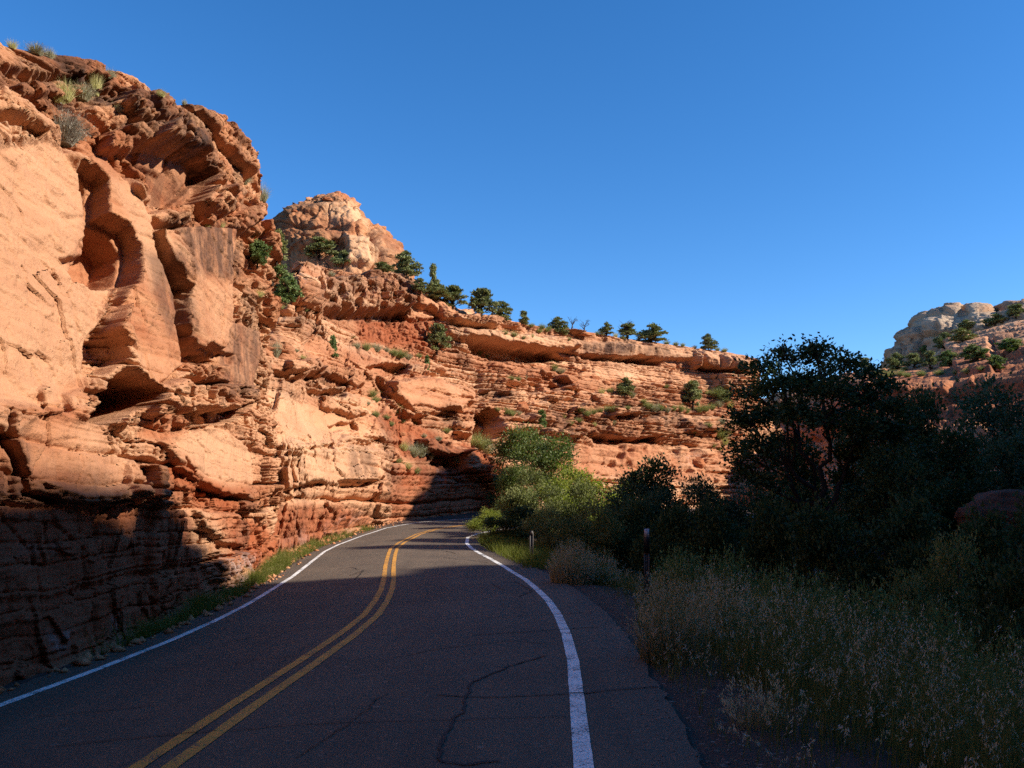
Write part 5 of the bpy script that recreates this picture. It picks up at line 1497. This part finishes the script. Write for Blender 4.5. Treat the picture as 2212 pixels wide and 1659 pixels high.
# ---- scrub on ledges and slopes
ZONES = [
    ('small pale scrub bush on the ledges of the mid cliff', 'scrub on the mid cliff ledges', [
        (655, 775, 12), (770, 752, 16), (790, 756, 22), (812, 758, 22), (835, 760, 14), (850, 768, 20), (862, 772, 24), (880, 776, 18), (905, 772, 12), (760, 730, 10), (800, 856, 22), (812, 868, 16), (795, 875, 12),
        (812, 900, 18), (836, 905, 14), (856, 892, 22), (868, 912, 18), (845, 920, 14), (900, 915, 16), (930, 925, 12), (916, 945, 12), (700, 850, 10), (640, 760, 10), (610, 668, 14), (660, 672, 10), (716, 596, 14), (560, 640, 16)]),
    ('grey-green bush on the rubble above the shaded bend', 'bushes on the rubble above the bend', [
        (872, 972, 28), (892, 985, 30), (905, 985, 36), (915, 972, 24), (880, 1012, 20), (860, 1000, 16), (930, 990, 16), (898, 1022, 18), (990, 998, 22), (1035, 968, 40), (1050, 978, 34), (1020, 962, 26), (965, 935, 16), (948, 952, 14)]),
    ('small shrub on the sloping terrace of the far wall', 'shrubs on the far terrace', [
        (1020, 756, 12), (1034, 766, 14), (1050, 772, 10), (1090, 722, 12), (1110, 726, 14), (1130, 732, 12), (1150, 728, 10), (1165, 718, 12), (1180, 716, 12), (1228, 735, 10), (1195, 800, 22), (1210, 806, 16), (1105, 820, 12), (1120, 822, 12), (1135, 818, 10),
        (1090, 893, 16), (1105, 898, 18), (1120, 896, 12), (1075, 888, 12), (1255, 890, 16), (1268, 898, 20), (1280, 894, 16), (1296, 890, 14), (1310, 888, 18), (1325, 888, 16), (1250, 912, 14), (1218, 902, 12), (1230, 918, 14), (1285, 920, 12), (1326, 918, 14),
        (1340, 852, 20), (1365, 858, 18), (1300, 850, 16), (1318, 848, 14), (1400, 882, 20), (1412, 888, 22), (1425, 886, 18), (1440, 890, 18), (1455, 886, 16), (1470, 888, 20), (1482, 892, 16), (1510, 890, 18), (1522, 888, 20), (1538, 884, 18), (1552, 880, 22), (1546, 856, 22), (1562, 862, 26), (1575, 880, 20),
        (1440, 838, 10), (1480, 846, 12), (1525, 850, 14), (1390, 870, 12), (1356, 884, 10), (1530, 922, 14), (1548, 930, 24), (1555, 945, 28), (1565, 960, 24), (1552, 972, 20), (1540, 966, 14), (1500, 935, 10), (1560, 915, 16)]),
    ('tiny tuft on the top edge of the far rim', 'tufts on the far rim', [
        (1148, 706, 8), (1170, 710, 10), (1186, 712, 8), (1290, 720, 8), (1300, 722, 8), (1330, 722, 10), (1345, 724, 8), (1380, 730, 8), (1440, 736, 8), (1460, 742, 8), (1475, 744, 8), (1500, 750, 7), (1550, 758, 8), (1565, 760, 8)]),
]
for lab, grp, pts in ZONES:
    for i, (px, py, h) in enumerate(pts):
        me = [SCRUB[0], SAGE[0], SCRUB[1], SCRUB[2], TUFT[1], SAGE[1], SCRUB[0]][(i * 5 + int(px)) % 7]
        shrub('scrub_bush', lab, me, px, py, h * (1.5 if 'rim' in lab else 1.1), random.uniform(0.8, 1.25), 'shrub', grp)

# ---- on the right hillside
G5 = 'bushes on the sunlit right hillside'
for lab, k, px, py, h, w_ in [
    ('small dark juniper at the left end of the sunlit shelf, above the cottonwood', 0, 1868, 800, 32, 36), ('rounded juniper at the foot of the pale mesa', 1, 1935, 798, 36, 44), ('juniper right of the rounded one below the mesa', 0, 1975, 796, 34, 44), ('dark juniper in the middle of the sunlit shelf', 0, 2010, 800, 44, 40),
    ('juniper below the mesa domes', 1, 2040, 752, 34, 44), ('wide juniper under the mesa, left of the red knob', 1, 2080, 738, 30, 60), ('olive juniper in front of the red knob', 3, 2105, 782, 40, 56), ('green juniper left of the olive one on the shelf', 3, 2050, 792, 38, 44),
    ('dark juniper on the skyline at the right edge', 0, 2195, 688, 32, 50), ('low juniper below the skyline juniper', 1, 2150, 702, 24, 50), ('juniper on the slope left of the skyline tree', 1, 2090, 712, 22, 40), ('spreading juniper at the right edge of the shelf', 3, 2180, 762, 34, 60),
    ('juniper on the lower lip of the sunlit shelf', 3, 2150, 800, 36, 50), ('small juniper between two larger ones below the mesa', 3, 2000, 770, 26, 32),
]:
    tree_px(lab, JUN[k], px, py, h, w_, G5)
for px, py, h in [(1900, 808, 18), (1890, 812, 16), (1915, 815, 14), (1925, 812, 20), (1945, 812, 18), (1960, 815, 16), (1990, 812, 18), (2030, 810, 18), (2065, 808, 14), (2090, 806, 16), (2120, 800, 14), (2060, 770, 14), (2030, 780, 14), (2130, 760, 12), (2200, 740, 14), (2100, 755, 12), (1985, 785, 12), (1955, 800, 12)]:
    shrub('scrub_bush', 'small pale bush on the sunlit shelf below the mesa', SCRUB[px % 3], px, py, h, 1.1, 'shrub', 'scrub on the sunlit shelf')

# ---- broad-leaved trees
def lump_tree(seed, H, Wd, n, mat, tips, lpt, leaf, spread, low=0.18, tr=None, open_=0.0, lean=(0, 0)):
    r = np.random.default_rng(seed)
    L = []
    for k in range(n):
        z = H * r.uniform(low, 0.86)
        f = math.sin(math.pi * min(1.0, (z / H + 0.15) / 1.2)) ** 0.6
        a = r.random() * 6.283
        d = Wd * 0.5 * f * math.sqrt(r.random()) * 0.85
        q = Wd * r.uniform(0.13, 0.24)
        L.append((math.cos(a) * d + lean[0] * z / H, math.sin(a) * d * 0.8 + lean[1] * z / H, z, q, q * r.uniform(0.6, 0.9) * min(1.2, H / Wd)))
    return crown_tree(seed, L, tips, lpt, leaf, spread, tr or 0.03 * H, M[mat], open_=open_, lean=lean, up=0.1)

PROTO = {
    'bright': lump_tree(301, 4.6, 4.2, 16, 'leaf_bright', 620, 22, 0.060, 0.17, 0.15, 0.09, 0.3),
    'mid': lump_tree(302, 5.0, 4.4, 16, 'leaf_mid', 620, 22, 0.060, 0.18, 0.15, 0.10, 0.3),
    'olive': lump_tree(303, 3.4, 3.0, 15, 'leaf_olive', 800, 24, 0.040, 0.12, 0.10, 0.06, 0.2),
    'dark': lump_tree(304, 5.5, 5.2, 20, 'leaf_shaded', 800, 22, 0.075, 0.21, 0.10, 0.12, 0.3),
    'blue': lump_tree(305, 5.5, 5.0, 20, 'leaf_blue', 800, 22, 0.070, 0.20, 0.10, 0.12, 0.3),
    'low': lump_tree(306, 2.6, 3.6, 16, 'leaf_shaded', 760, 20, 0.060, 0.16, 0.08, 0.05, 0.2),
    'lowolive': lump_tree(307, 2.4, 3.2, 16, 'leaf_olive', 700, 20, 0.040, 0.13, 0.08, 0.05, 0.2),
}
PH = {'bright': (4.6, 4.2), 'mid': (5.0, 4.4), 'olive': (3.4, 3.0), 'dark': (5.5, 5.2), 'blue': (5.5, 5.0), 'low': (2.6, 3.6), 'lowolive': (2.4, 3.2)}

def tree_at(label, kind, px, pytop, Y, wpx, group, name='riverside_tree', cat='tree', zb=None):
    """tree at distance Y whose crown top is seen at (px, pytop) and whose width is wpx"""
    T = at(px, pytop, Y)
    z0 = float(ground_z(T[0], Y)) if zb is None else zb
    h = T[2] - z0
    H, Wd = PH[kind]
    s = wpx / FPX * zc_of(T) / Wd
    return put(name, label, cat, PROTO[kind], (T[0], Y, z0), (s * 1.02, s * 1.02, h / H * 1.05), random.random() * 6.28, group)

G6 = 'broad-leaved trees and bushes inside the bend'
for a in [
    ('blue-green tree at the foot of the cliff across the bend', 'mid', 1118, 930, 57.5, 165),
    ('rounded green tree behind the grey-green bush, its crown half in sun', 'mid', 1195, 950, 44, 190),
    ('bright green sunlit tree in the middle of the thicket', 'bright', 1265, 975, 40.5, 190),
    ('bright green bush at the right end of the sunlit thicket', 'bright', 1340, 1000, 41.5, 150),
    ('green bush low in front of the blue-green tree, left end of the thicket', 'mid', 1112, 1010, 40.0, 110),
    ('yellow-green bush between the feathery bush and the bright tree', 'bright', 1218, 1002, 38.5, 120),
    ('small yellow-green bush low in the middle of the thicket', 'bright', 1285, 1030, 37.5, 110),
    ('grey-green feathery bush in front of the sunlit trees', 'olive', 1150, 998, 36, 150),
    ('second feathery bush, browner, right of the grey-green one', 'olive', 1225, 1024, 34.5, 130),
]:
    tree_at(*a, G6)
tree_at('leafy bush at the road edge hiding the bend', 'bright', 1045, 1088, 34.5, 84, None, 'roadside_bush', 'bush')
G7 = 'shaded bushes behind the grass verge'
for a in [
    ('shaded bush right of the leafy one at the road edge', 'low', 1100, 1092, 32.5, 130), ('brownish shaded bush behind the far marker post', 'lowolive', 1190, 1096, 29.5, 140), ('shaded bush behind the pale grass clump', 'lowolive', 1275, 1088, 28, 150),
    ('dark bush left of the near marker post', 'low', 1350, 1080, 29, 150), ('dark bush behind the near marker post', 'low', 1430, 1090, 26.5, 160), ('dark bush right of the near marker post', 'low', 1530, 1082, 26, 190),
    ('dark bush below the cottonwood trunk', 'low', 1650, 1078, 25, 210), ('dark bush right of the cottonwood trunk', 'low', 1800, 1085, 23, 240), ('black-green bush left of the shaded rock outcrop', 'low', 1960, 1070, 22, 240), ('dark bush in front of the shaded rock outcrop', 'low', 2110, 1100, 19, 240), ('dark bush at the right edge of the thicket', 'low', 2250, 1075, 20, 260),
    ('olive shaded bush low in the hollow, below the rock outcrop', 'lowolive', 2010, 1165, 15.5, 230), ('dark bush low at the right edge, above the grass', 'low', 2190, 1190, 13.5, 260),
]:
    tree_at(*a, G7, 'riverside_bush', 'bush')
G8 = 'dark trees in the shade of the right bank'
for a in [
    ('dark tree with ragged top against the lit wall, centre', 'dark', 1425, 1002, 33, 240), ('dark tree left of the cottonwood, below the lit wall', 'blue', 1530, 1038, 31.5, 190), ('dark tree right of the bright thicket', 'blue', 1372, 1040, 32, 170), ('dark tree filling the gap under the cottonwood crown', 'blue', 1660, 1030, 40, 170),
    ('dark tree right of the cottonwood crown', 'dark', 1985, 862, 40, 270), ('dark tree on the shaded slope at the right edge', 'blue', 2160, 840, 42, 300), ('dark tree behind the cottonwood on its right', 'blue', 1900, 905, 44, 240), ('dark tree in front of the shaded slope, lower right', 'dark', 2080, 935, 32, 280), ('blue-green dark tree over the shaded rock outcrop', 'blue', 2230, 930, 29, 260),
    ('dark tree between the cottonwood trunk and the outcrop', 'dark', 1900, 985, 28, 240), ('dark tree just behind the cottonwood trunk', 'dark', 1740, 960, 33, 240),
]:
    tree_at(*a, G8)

# the big cottonwood: leaning stems, an open, twiggy crown against the sky
def cottonwood():
    Y = 29.5
    b = at(1800, 1150, Y)
    z0 = float(ground_z(b[0], Y)) - 0.1
    base = np.array([b[0], Y, z0])
    L = []
    for px, py, rw, rh, dy in [
        (1645, 800, 38, 30, 0), (1690, 775, 34, 26, .6), (1760, 770, 40, 34, 0), (1815, 790, 38, 30, -.5), (1870, 810, 38, 28, .5), (1915, 840, 36, 28, 0), (1755, 742, 12, 16, 0), (1692, 752, 14, 12, 0),
        (1620, 855, 36, 34, .8), (1680, 840, 44, 38, -.8), (1740, 835, 48, 40, 1), (1800, 850, 48, 40, -1), (1860, 870, 46, 38, .6), (1920, 890, 40, 34, -.5),
        (1600, 915, 30, 30, 0), (1650, 905, 46, 40, .8), (1720, 900, 50, 38, -1), (1790, 910, 50, 40, 1), (1850, 930, 48, 40, -.6), (1920, 945, 44, 40, .5),
        (1598, 975, 26, 30, .5), (1640, 975, 38, 36, -.5), (1690, 952, 36, 22, .6), (1845, 985, 44, 36, 0), (1905, 1000, 44, 36, .8), (1610, 1030, 30, 32, 0), (1655, 1045, 36, 26, -.4), (1830, 1035, 40, 30, .5), (1585, 900, 18, 22, 0), (1575, 1000, 16, 20, 0)]:
        c = at(px, py, Y + 1.6 * dy) - base
        k = Y / FPX
        L.append((c[0], c[1], c[2], rw * k * 1.02, rh * k * 1.02))
    m = crown_tree(401, L, 1700, 18, 0.074, 0.175, 0.19, M['leaf_shaded'], split=0.30, up=-0.2, lean=(-1.1, 0.0), open_=0.45)
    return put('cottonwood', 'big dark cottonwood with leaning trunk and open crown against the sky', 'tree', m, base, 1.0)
cottonwood()

# ---- shaded rock outcrop and loose rocks
def boulder(seed, flat=0.7, mat='boulder', n=90, dark=0.25):
    r = np.random.default_rng(seed)
    u, v = np.linspace(0, 2 * math.pi, n), np.linspace(0, math.pi, n // 2)
    U, Vv = np.meshgrid(u, v, indexing='ij')
    d = np.stack([np.cos(U) * np.sin(Vv), np.sin(U) * np.sin(Vv), -np.cos(Vv)], -1)
    P = d.copy()
    for k in range(11):                               # planes cut the lump into facets
        q = unit(r.normal(size=3)); c = r.uniform(0.55, 0.85)
        e = np.maximum(0, P @ q - c)
        P = P - e[..., None] * q * 0.92
    o = r.random(3) * 50
    P *= (1 + 0.16 * fbm(P * 1.3 + o, 4) + 0.05 * fbm(P * 5 + o, 4))[..., None]
    k = np.floor((P[..., 2] + 0.1 * pn(P * 1.2 + o)) * 5)
    P[..., :2] *= (1 + 0.12 * (hsh(k, seed) - 0.5))[..., None]
    P[0] = P[-1]
    P[..., 2] *= flat
    A = dict(varn=np.full(P.shape[:2], dark), pale=np.zeros(P.shape[:2]), dirt=np.full(P.shape[:2], 0.2), salt=np.zeros(P.shape[:2]), lam=np.full(P.shape[:2], 0.7), bed=np.full(P.shape[:2], 0.5))
    return mesh('boulder', P, [gridfaces(n, n // 2)], M[mat], True, A)
BD = [boulder(s, f) for s, f in ((1, 0.7), (2, 0.85), (3, 0.5), (4, 0.65))]
def rock(label, k, px, py, wpx, tall=1.0, Y=None, group=None, cat='boulder', name='boulder'):
    if Y is None:
        p = hit(px, py)
    else:
        p = at(px, py, Y)
    s = wpx / FPX * zc_of(p) / 2
    o = link(name, BD[k])
    o.location = p
    o.scale = (s, s, s * tall)
    o.rotation_euler = (0.1, -0.1, random.random() * 6.28)
    return tag(o, label, cat, group)
BD.append(boulder(9, 0.75, 'shaded_rock', 120, 0.6))  # raised varnish amount darkens the shaded outcrop further
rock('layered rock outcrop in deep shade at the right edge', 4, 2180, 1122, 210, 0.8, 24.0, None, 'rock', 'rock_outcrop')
GB = 'loose blocks on the ledges'
for lab, k, px, py, w_, tl in [
    ('pale split boulder on the terrace right of the leaning pillar', 0, 1284, 818, 26, 0.8), ('flat red block beside the pale split boulder', 2, 1306, 828, 30, 1.0), ('small block below the bushy terrace juniper', 0, 1538, 938, 22, 1.3),
    ('angular block among shrubs above the dark cleft', 1, 1128, 880, 34, 1.0), ('reddish block at the foot of the lit far wall', 1, 1508, 1000, 36, 1.0), ('rounded block over the shaded bend', 0, 865, 938, 22, 0.8), ('stone on the rubble slope above the bend', 3, 845, 912, 16, 0.9), ('block on the rim beside the cone-shaped juniper', 0, 1112, 702, 26, 0.8), ('flat stones stacked on the far rim', 2, 1262, 722, 44, 0.6),
    ('pale stone at the edge of the far terrace', 3, 1432, 878, 24, 0.7), ('knobbly cap stone on top of the butte', 0, 707, 431, 26, 0.5), ('dark knob on the left shoulder of the butte', 3, 636, 458, 18, 0.8)]:
    rock(lab, k, px, py, w_, tl, None, GB)

# ---- marker posts
def marker(label, px, pytop, Y, hgt, dark):
    T = at(px, pytop, Y)
    z0 = float(ground_z(T[0], Y)) - 0.1
    e = bpy.data.objects.new('marker_post', None)
    COL.objects.link(e)
    e.location = (T[0], Y, z0)
    e.rotation_euler = (0, math.radians(1.2), math.radians(-4))
    tag(e, label, 'post', 'roadside marker posts')
    h = T[2] - z0
    b = MB()                                          # a rolled channel: web and two flanges
    b.box((0, 0.012, h / 2 - 0.02), (0.050, 0.006, h - 0.04))
    b.box((-0.0275, -0.004, h / 2 - 0.02), (0.005, 0.030, h - 0.04))
    b.box((0.0275, -0.004, h / 2 - 0.02), (0.005, 0.030, h - 0.04))
    b.box((-0.040, -0.018, h / 2 - 0.02), (0.020, 0.004, h - 0.04))
    b.box((0.040, -0.018, h / 2 - 0.02), (0.020, 0.004, h - 0.04))
    link('post', b.mesh('post', M['steel']), e)
    if dark:
        b = MB(); b.box((0, -0.026, h - 0.22), (0.104, 0.005, 0.44)); link('back_plate', b.mesh('back_plate', M['black_plate']), e)
        b = MB(); b.box((0, -0.032, h - 0.085), (0.088, 0.004, 0.15)); link('reflector', b.mesh('reflector', M['reflector']), e)
        b = MB()
        for zz in (h - 0.03, h - 0.40):
            b.tube(np.array([[0, -0.030, zz], [0, -0.040, zz]]), np.array([0.007, 0.007]), 8)
        link('bolt', b.mesh('bolt', M['steel']), e)
    else:
        b = MB(); b.box((0, -0.026, h - 0.06), (0.070, 0.005, 0.10)); link('reflector', b.mesh('reflector', M['steel']), e)
marker('steel marker post with black plate and white reflector, near the tall dry grass', 1393, 1141, 15.7, 1.2, True)
marker('smaller, farther marker post with a pale top, left of the pale grass clump', 1147, 1146, 24.0, 0.9, False)

# ---- grass
def grass(name, x, y, h, mat, seed, lean=0.30, wid=0.0035, seg=3, heads=0.0, wind=(0.10, -0.05), vlim=0.75, kind='stuff', label=None, cat=None):
    r = np.random.default_rng(seed)
    n = len(x)
    base = np.stack([x, y, ground_z(x, y) - 0.02], 1)
    ln = r.normal(size=(n, 2)) * lean + np.array(wind)
    patch = pn(np.stack([x * 0.8, y * 0.8, np.full(n, seed)], 1))
    v = np.clip(0.42 + 0.45 * patch + 0.22 * r.normal(size=n), 0, 1) * vlim
    V, F, vv, pen, tip = blades(base, h, ln, wid * (0.6 + 0.8 * r.random(n)), r, seg, 0.4, v)
    Vs, Fs, vs = [V], [F], [vv]
    m = r.random(n) < heads
    if m.any():                                       # seed heads: slivers strung along the upper stalk
        k = 11
        t = r.random((m.sum(), k, 1)) * 1.0 + 0.05
        c = pen[m][:, None] * (1 - t) + tip[m][:, None] * t + r.normal(size=(m.sum(), k, 3)) * 0.009
        dr = np.repeat((tip[m] - pen[m])[:, None], k, 1)
        V2, F2 = leaf_quads(c.reshape(-1, 3), 0.013, 0.0032, r, 0.0, unit(dr).reshape(-1, 3) * 1.6)
        Vs.append(V2); Fs.append(F2 + len(V)); vs.append(np.full(len(V2), 0.98))
    me = mesh(name, np.concatenate(Vs), [np.concatenate(Fs)], M[mat], False, {'v': np.concatenate(vs)})
    o = link(name, me)
    return tag(o, label, cat, None, kind)

r = np.random.default_rng(55)
# left verge, between the road and the wall
n = 48000
y = 8 + 34 * r.random(n) ** 1.1
edge = xl(y) - 0.50
foot = np.interp(y, [8, 11, 13.5, 16, 18.5, 21, 23.2, 25.2, 27, 31, 36, 41.5, 46], [-4.9, -5.0, -5.35, -5.75, -6.0, -6.35, -6.8, -7.2, -7.5, -7.75, -8.05, -7.75, -7.1])
u = r.random(n)
x = edge + (foot + 0.25 - edge) * u
dens = sst(10.0, 13.5, y) * (0.12 + 0.88 * sst(-0.25, 0.25, pn(np.stack([x * 0.9, y * 0.5, 0 * x], 1)))) * (1 - 0.5 * sst(30, 36, y))
k = (r.random(n) < dens) & (foot < edge)
grass('verge_grass', x[k], y[k], (0.08 + 0.30 * r.random(k.sum()) ** 1.6) * (1 + 0.9 * pn(np.stack([x[k] * 0.9, y[k] * 0.6, 0 * x[k]], 1))), 'grass_green', 1, 0.5, 0.005, 2, 0.12)

# lit forbs at the inside of the bend
n = 9000
y = 22 + 12 * r.random(n)
x = xr(y) + 0.45 + 2.4 * r.random(n)
grass('verge_grass', x, y, 0.18 + 0.30 * r.random(n), 'grass_green', 2, 0.5, 0.010, 2, 0.03)
# thin grass along the right shoulder farther on
n = 17000
y = 11 + 14 * r.random(n)
x = xr(y) + 0.9 + 3.2 * r.random(n) ** 0.8
d_ = sst(0.0, 1.8, x - xr(y) - 0.85 + 0.5 * pn(np.stack([x, y * 0.8, 0 * x], 1)))
k = r.random(n) < d_
grass('roadside_grass', x[k], y[k], (0.12 + 0.55 * r.random(k.sum()) ** 1.5) * (0.15 + 0.85 * d_[k]), 'grass_dry', 3, 0.32, 0.0040, 3, 0.15)
# the tall dry grass on the right bank
n = 66000
y = 3.6 + 11.5 * r.random(n) ** 0.85
off = 4.8 * r.random(n) ** 1.15
bx = np.interp(y, [3.5, 5.7, 7.5, 9.8, 13, 16], [1.32, 1.38, 1.50, 1.38, 1.85, 2.2])
x = bx + off
q = np.stack([x * 0.75, y * 0.75, 0 * x + 4], 1)
cl = fbm(q, 3)
d_ = sst(-0.30, 0.30, cl + 0.30 * sst(0.1, 1.5, off) - 0.10) * (0.40 + 0.60 * sst(0.0, 0.8, off)) * (1 - 0.8 * sst(2.0, 3.8, off))
k = r.random(n) < d_
hh = (0.28 + 0.78 * r.random(n) ** 1.7) * (0.45 + 0.55 * sst(0.0, 0.9, off)) * (0.72 + 0.55 * sst(-0.2, 0.4, cl))
grass('roadside_grass', x[k], y[k], hh[k], 'grass_dry', 4, 0.22, 0.0031, 4, 0.16)
# litter of fallen straw along the shoulder
n = 5000
y = 3.6 + 14 * r.random(n)
x = np.interp(y, [3.5, 5.7, 7.5, 9.8, 13, 17.6], [1.5, 1.55, 1.7, 1.5, 1.9, 1.6]) - 0.35 + 0.8 * r.random(n)
grass('straw_litter', x, y, 0.03 + 0.05 * r.random(n), 'grass_pale', 5, 2.2, 0.002, 2, 0.0)

def clump(label, px, py, hm, wide, seed, n, mat='grass_pale', wid=0.0032):
    """a clump of tall grass, a thing by itself"""
    p = on_road(px, py)
    rr = np.random.default_rng(seed)
    a = rr.random(n) * 6.283
    rad = np.sqrt(rr.random(n)) * wide
    x, y = p[0] + np.cos(a) * rad, p[1] + np.sin(a) * rad * 0.7
    ln = np.stack([np.cos(a), np.sin(a)], 1) * (rad / wide * 0.24)[:, None]
    return grass('grass_clump', p[0] + (x - p[0]) * 0.7, p[1] + (y - p[1]) * 0.7, hm * (0.25 + 0.75 * rr.random(n)) * (1 - 0.55 * (rad / wide) ** 2), mat, seed, 0.10, wid, 4, 0.5, ln, 0.75, None, label, 'grass')
clump('pale fan-shaped clump of tall dry grass between the two marker posts', 1236, 1258, 1.10, 0.62, 21, 1700, 'grass_pale', 0.0050)
clump('thinner greenish grass clump right of the pale fan-shaped one', 1300, 1256, 0.85, 0.5, 22, 600, 'grass_dry', 0.0045)
clump('tall dry grass clump at the foot of the near marker post', 1455, 1425, 1.18, 0.5, 23, 900, 'grass_pale', 0.0034)
clump('dry grass clump standing on the bank behind the near clump', 1560, 1390, 1.10, 0.5, 24, 750, 'grass_pale', 0.0034)
clump('grass clump at the lower edge of the bank, nearest the road', 1640, 1560, 0.55, 0.3, 25, 220, 'grass_pale', 0.0026)

# feathery green brush down the bank
GBR = 'green brush on the bank'
for lab, px, pyt, Y, wpx in [
    ('green feathery brush behind the near marker post', 1470, 1168, 16.5, 120), ('green feathery brush right of the post, second along the bank', 1575, 1176, 15.0, 130), ('upright green brush where the bank starts to fall', 1680, 1200, 13.6, 130), ('large green brush in the middle of the bank', 1850, 1238, 11.0, 230),
    ('olive brush right of the large green one', 2010, 1285, 10.6, 170), ('green brush low on the bank near the right edge', 2100, 1400, 8.0, 230), ('small brush behind the tall dry grass', 1770, 1222, 14.0, 110), ('brush at the right edge above the grass', 2215, 1330, 9.5, 200), ('low brush between the dry clumps on the bank', 1660, 1262, 11.0, 120)]:
    T = at(px, pyt, Y)
    z0 = float(ground_z(T[0], Y))
    o = link('rabbitbrush', BRUSH[int(px) % 2])
    o.location = (T[0], Y, z0 - 0.05)
    sx = wpx / FPX * Y / 1.25
    o.scale = (sx, sx, max(0.4, (T[2] - z0) * 1.12))
    o.rotation_euler = (0, 0, random.random() * 6)
    tag(o, lab, 'shrub', GBR)

# ---- loose stones
def stones(name, x, y, s, mat, seed):
    r = np.random.default_rng(seed)
    n = len(x)
    o = np.array([[1, 0, 0], [0, 1, 0], [-1, 0, 0], [0, -1, 0], [0, 0, 1], [0, 0, -1]], float)
    V = o[None] * r.uniform(0.5, 1.2, (n, 6, 1)) * np.stack([np.ones(n), r.uniform(0.6, 1, n), r.uniform(0.4, 0.8, n)], 1)[:, None]
    a = r.random(n) * 6.283
    c, s2 = np.cos(a)[:, None], np.sin(a)[:, None]
    V = np.stack([V[..., 0] * c - V[..., 1] * s2, V[..., 0] * s2 + V[..., 1] * c, V[..., 2]], -1) * s[:, None, None]
    V += np.stack([x, y, np.maximum(ground_z(x, y), np.where((x > xl(y) - 0.4) & (x < xr(y) + 0.75), road_z(x, y), -99)) + s * 0.2], 1)[:, None]
    f = np.array([[0, 1, 4], [1, 2, 4], [2, 3, 4], [3, 0, 4], [1, 0, 5], [2, 1, 5], [3, 2, 5], [0, 3, 5]])
    F = (np.arange(n)[:, None, None] * 6 + f[None]).reshape(-1, 3)
    z = np.zeros(n * 6)
    me = mesh(name, V, [F], M[mat], False, dict(varn=z, pale=np.repeat(r.random(n), 6), dirt=z, salt=z, lam=z, bed=z + 0.5))
    return tag(link(name, me), kind='stuff')
n = 6500
y = 3.4 + 20 * r.random(n) ** 1.3
x = xr(y) + 0.25 + 1.5 * r.random(n) ** 0.8
stones('gravel', x, y, 0.004 + 0.014 * r.random(n) ** 4, 'gravel', 8)
n = 4500
y = 8 + 40 * r.random(n)
foot = np.interp(y, [8, 11, 13.5, 16, 18.5, 21, 23.2, 25.2, 27, 31, 36, 41.5, 46], [-4.9, -5.0, -5.35, -5.75, -6.0, -6.35, -6.8, -7.2, -7.5, -7.75, -8.05, -7.75, -7.1])
x = foot + 0.1 + np.abs(r.normal(size=n)) * 0.45
k = x < xl(y) - 0.25
stones('rock_debris', x[k], y[k], 0.010 + 0.13 * r.random(k.sum()) ** 7, 'boulder', 9)
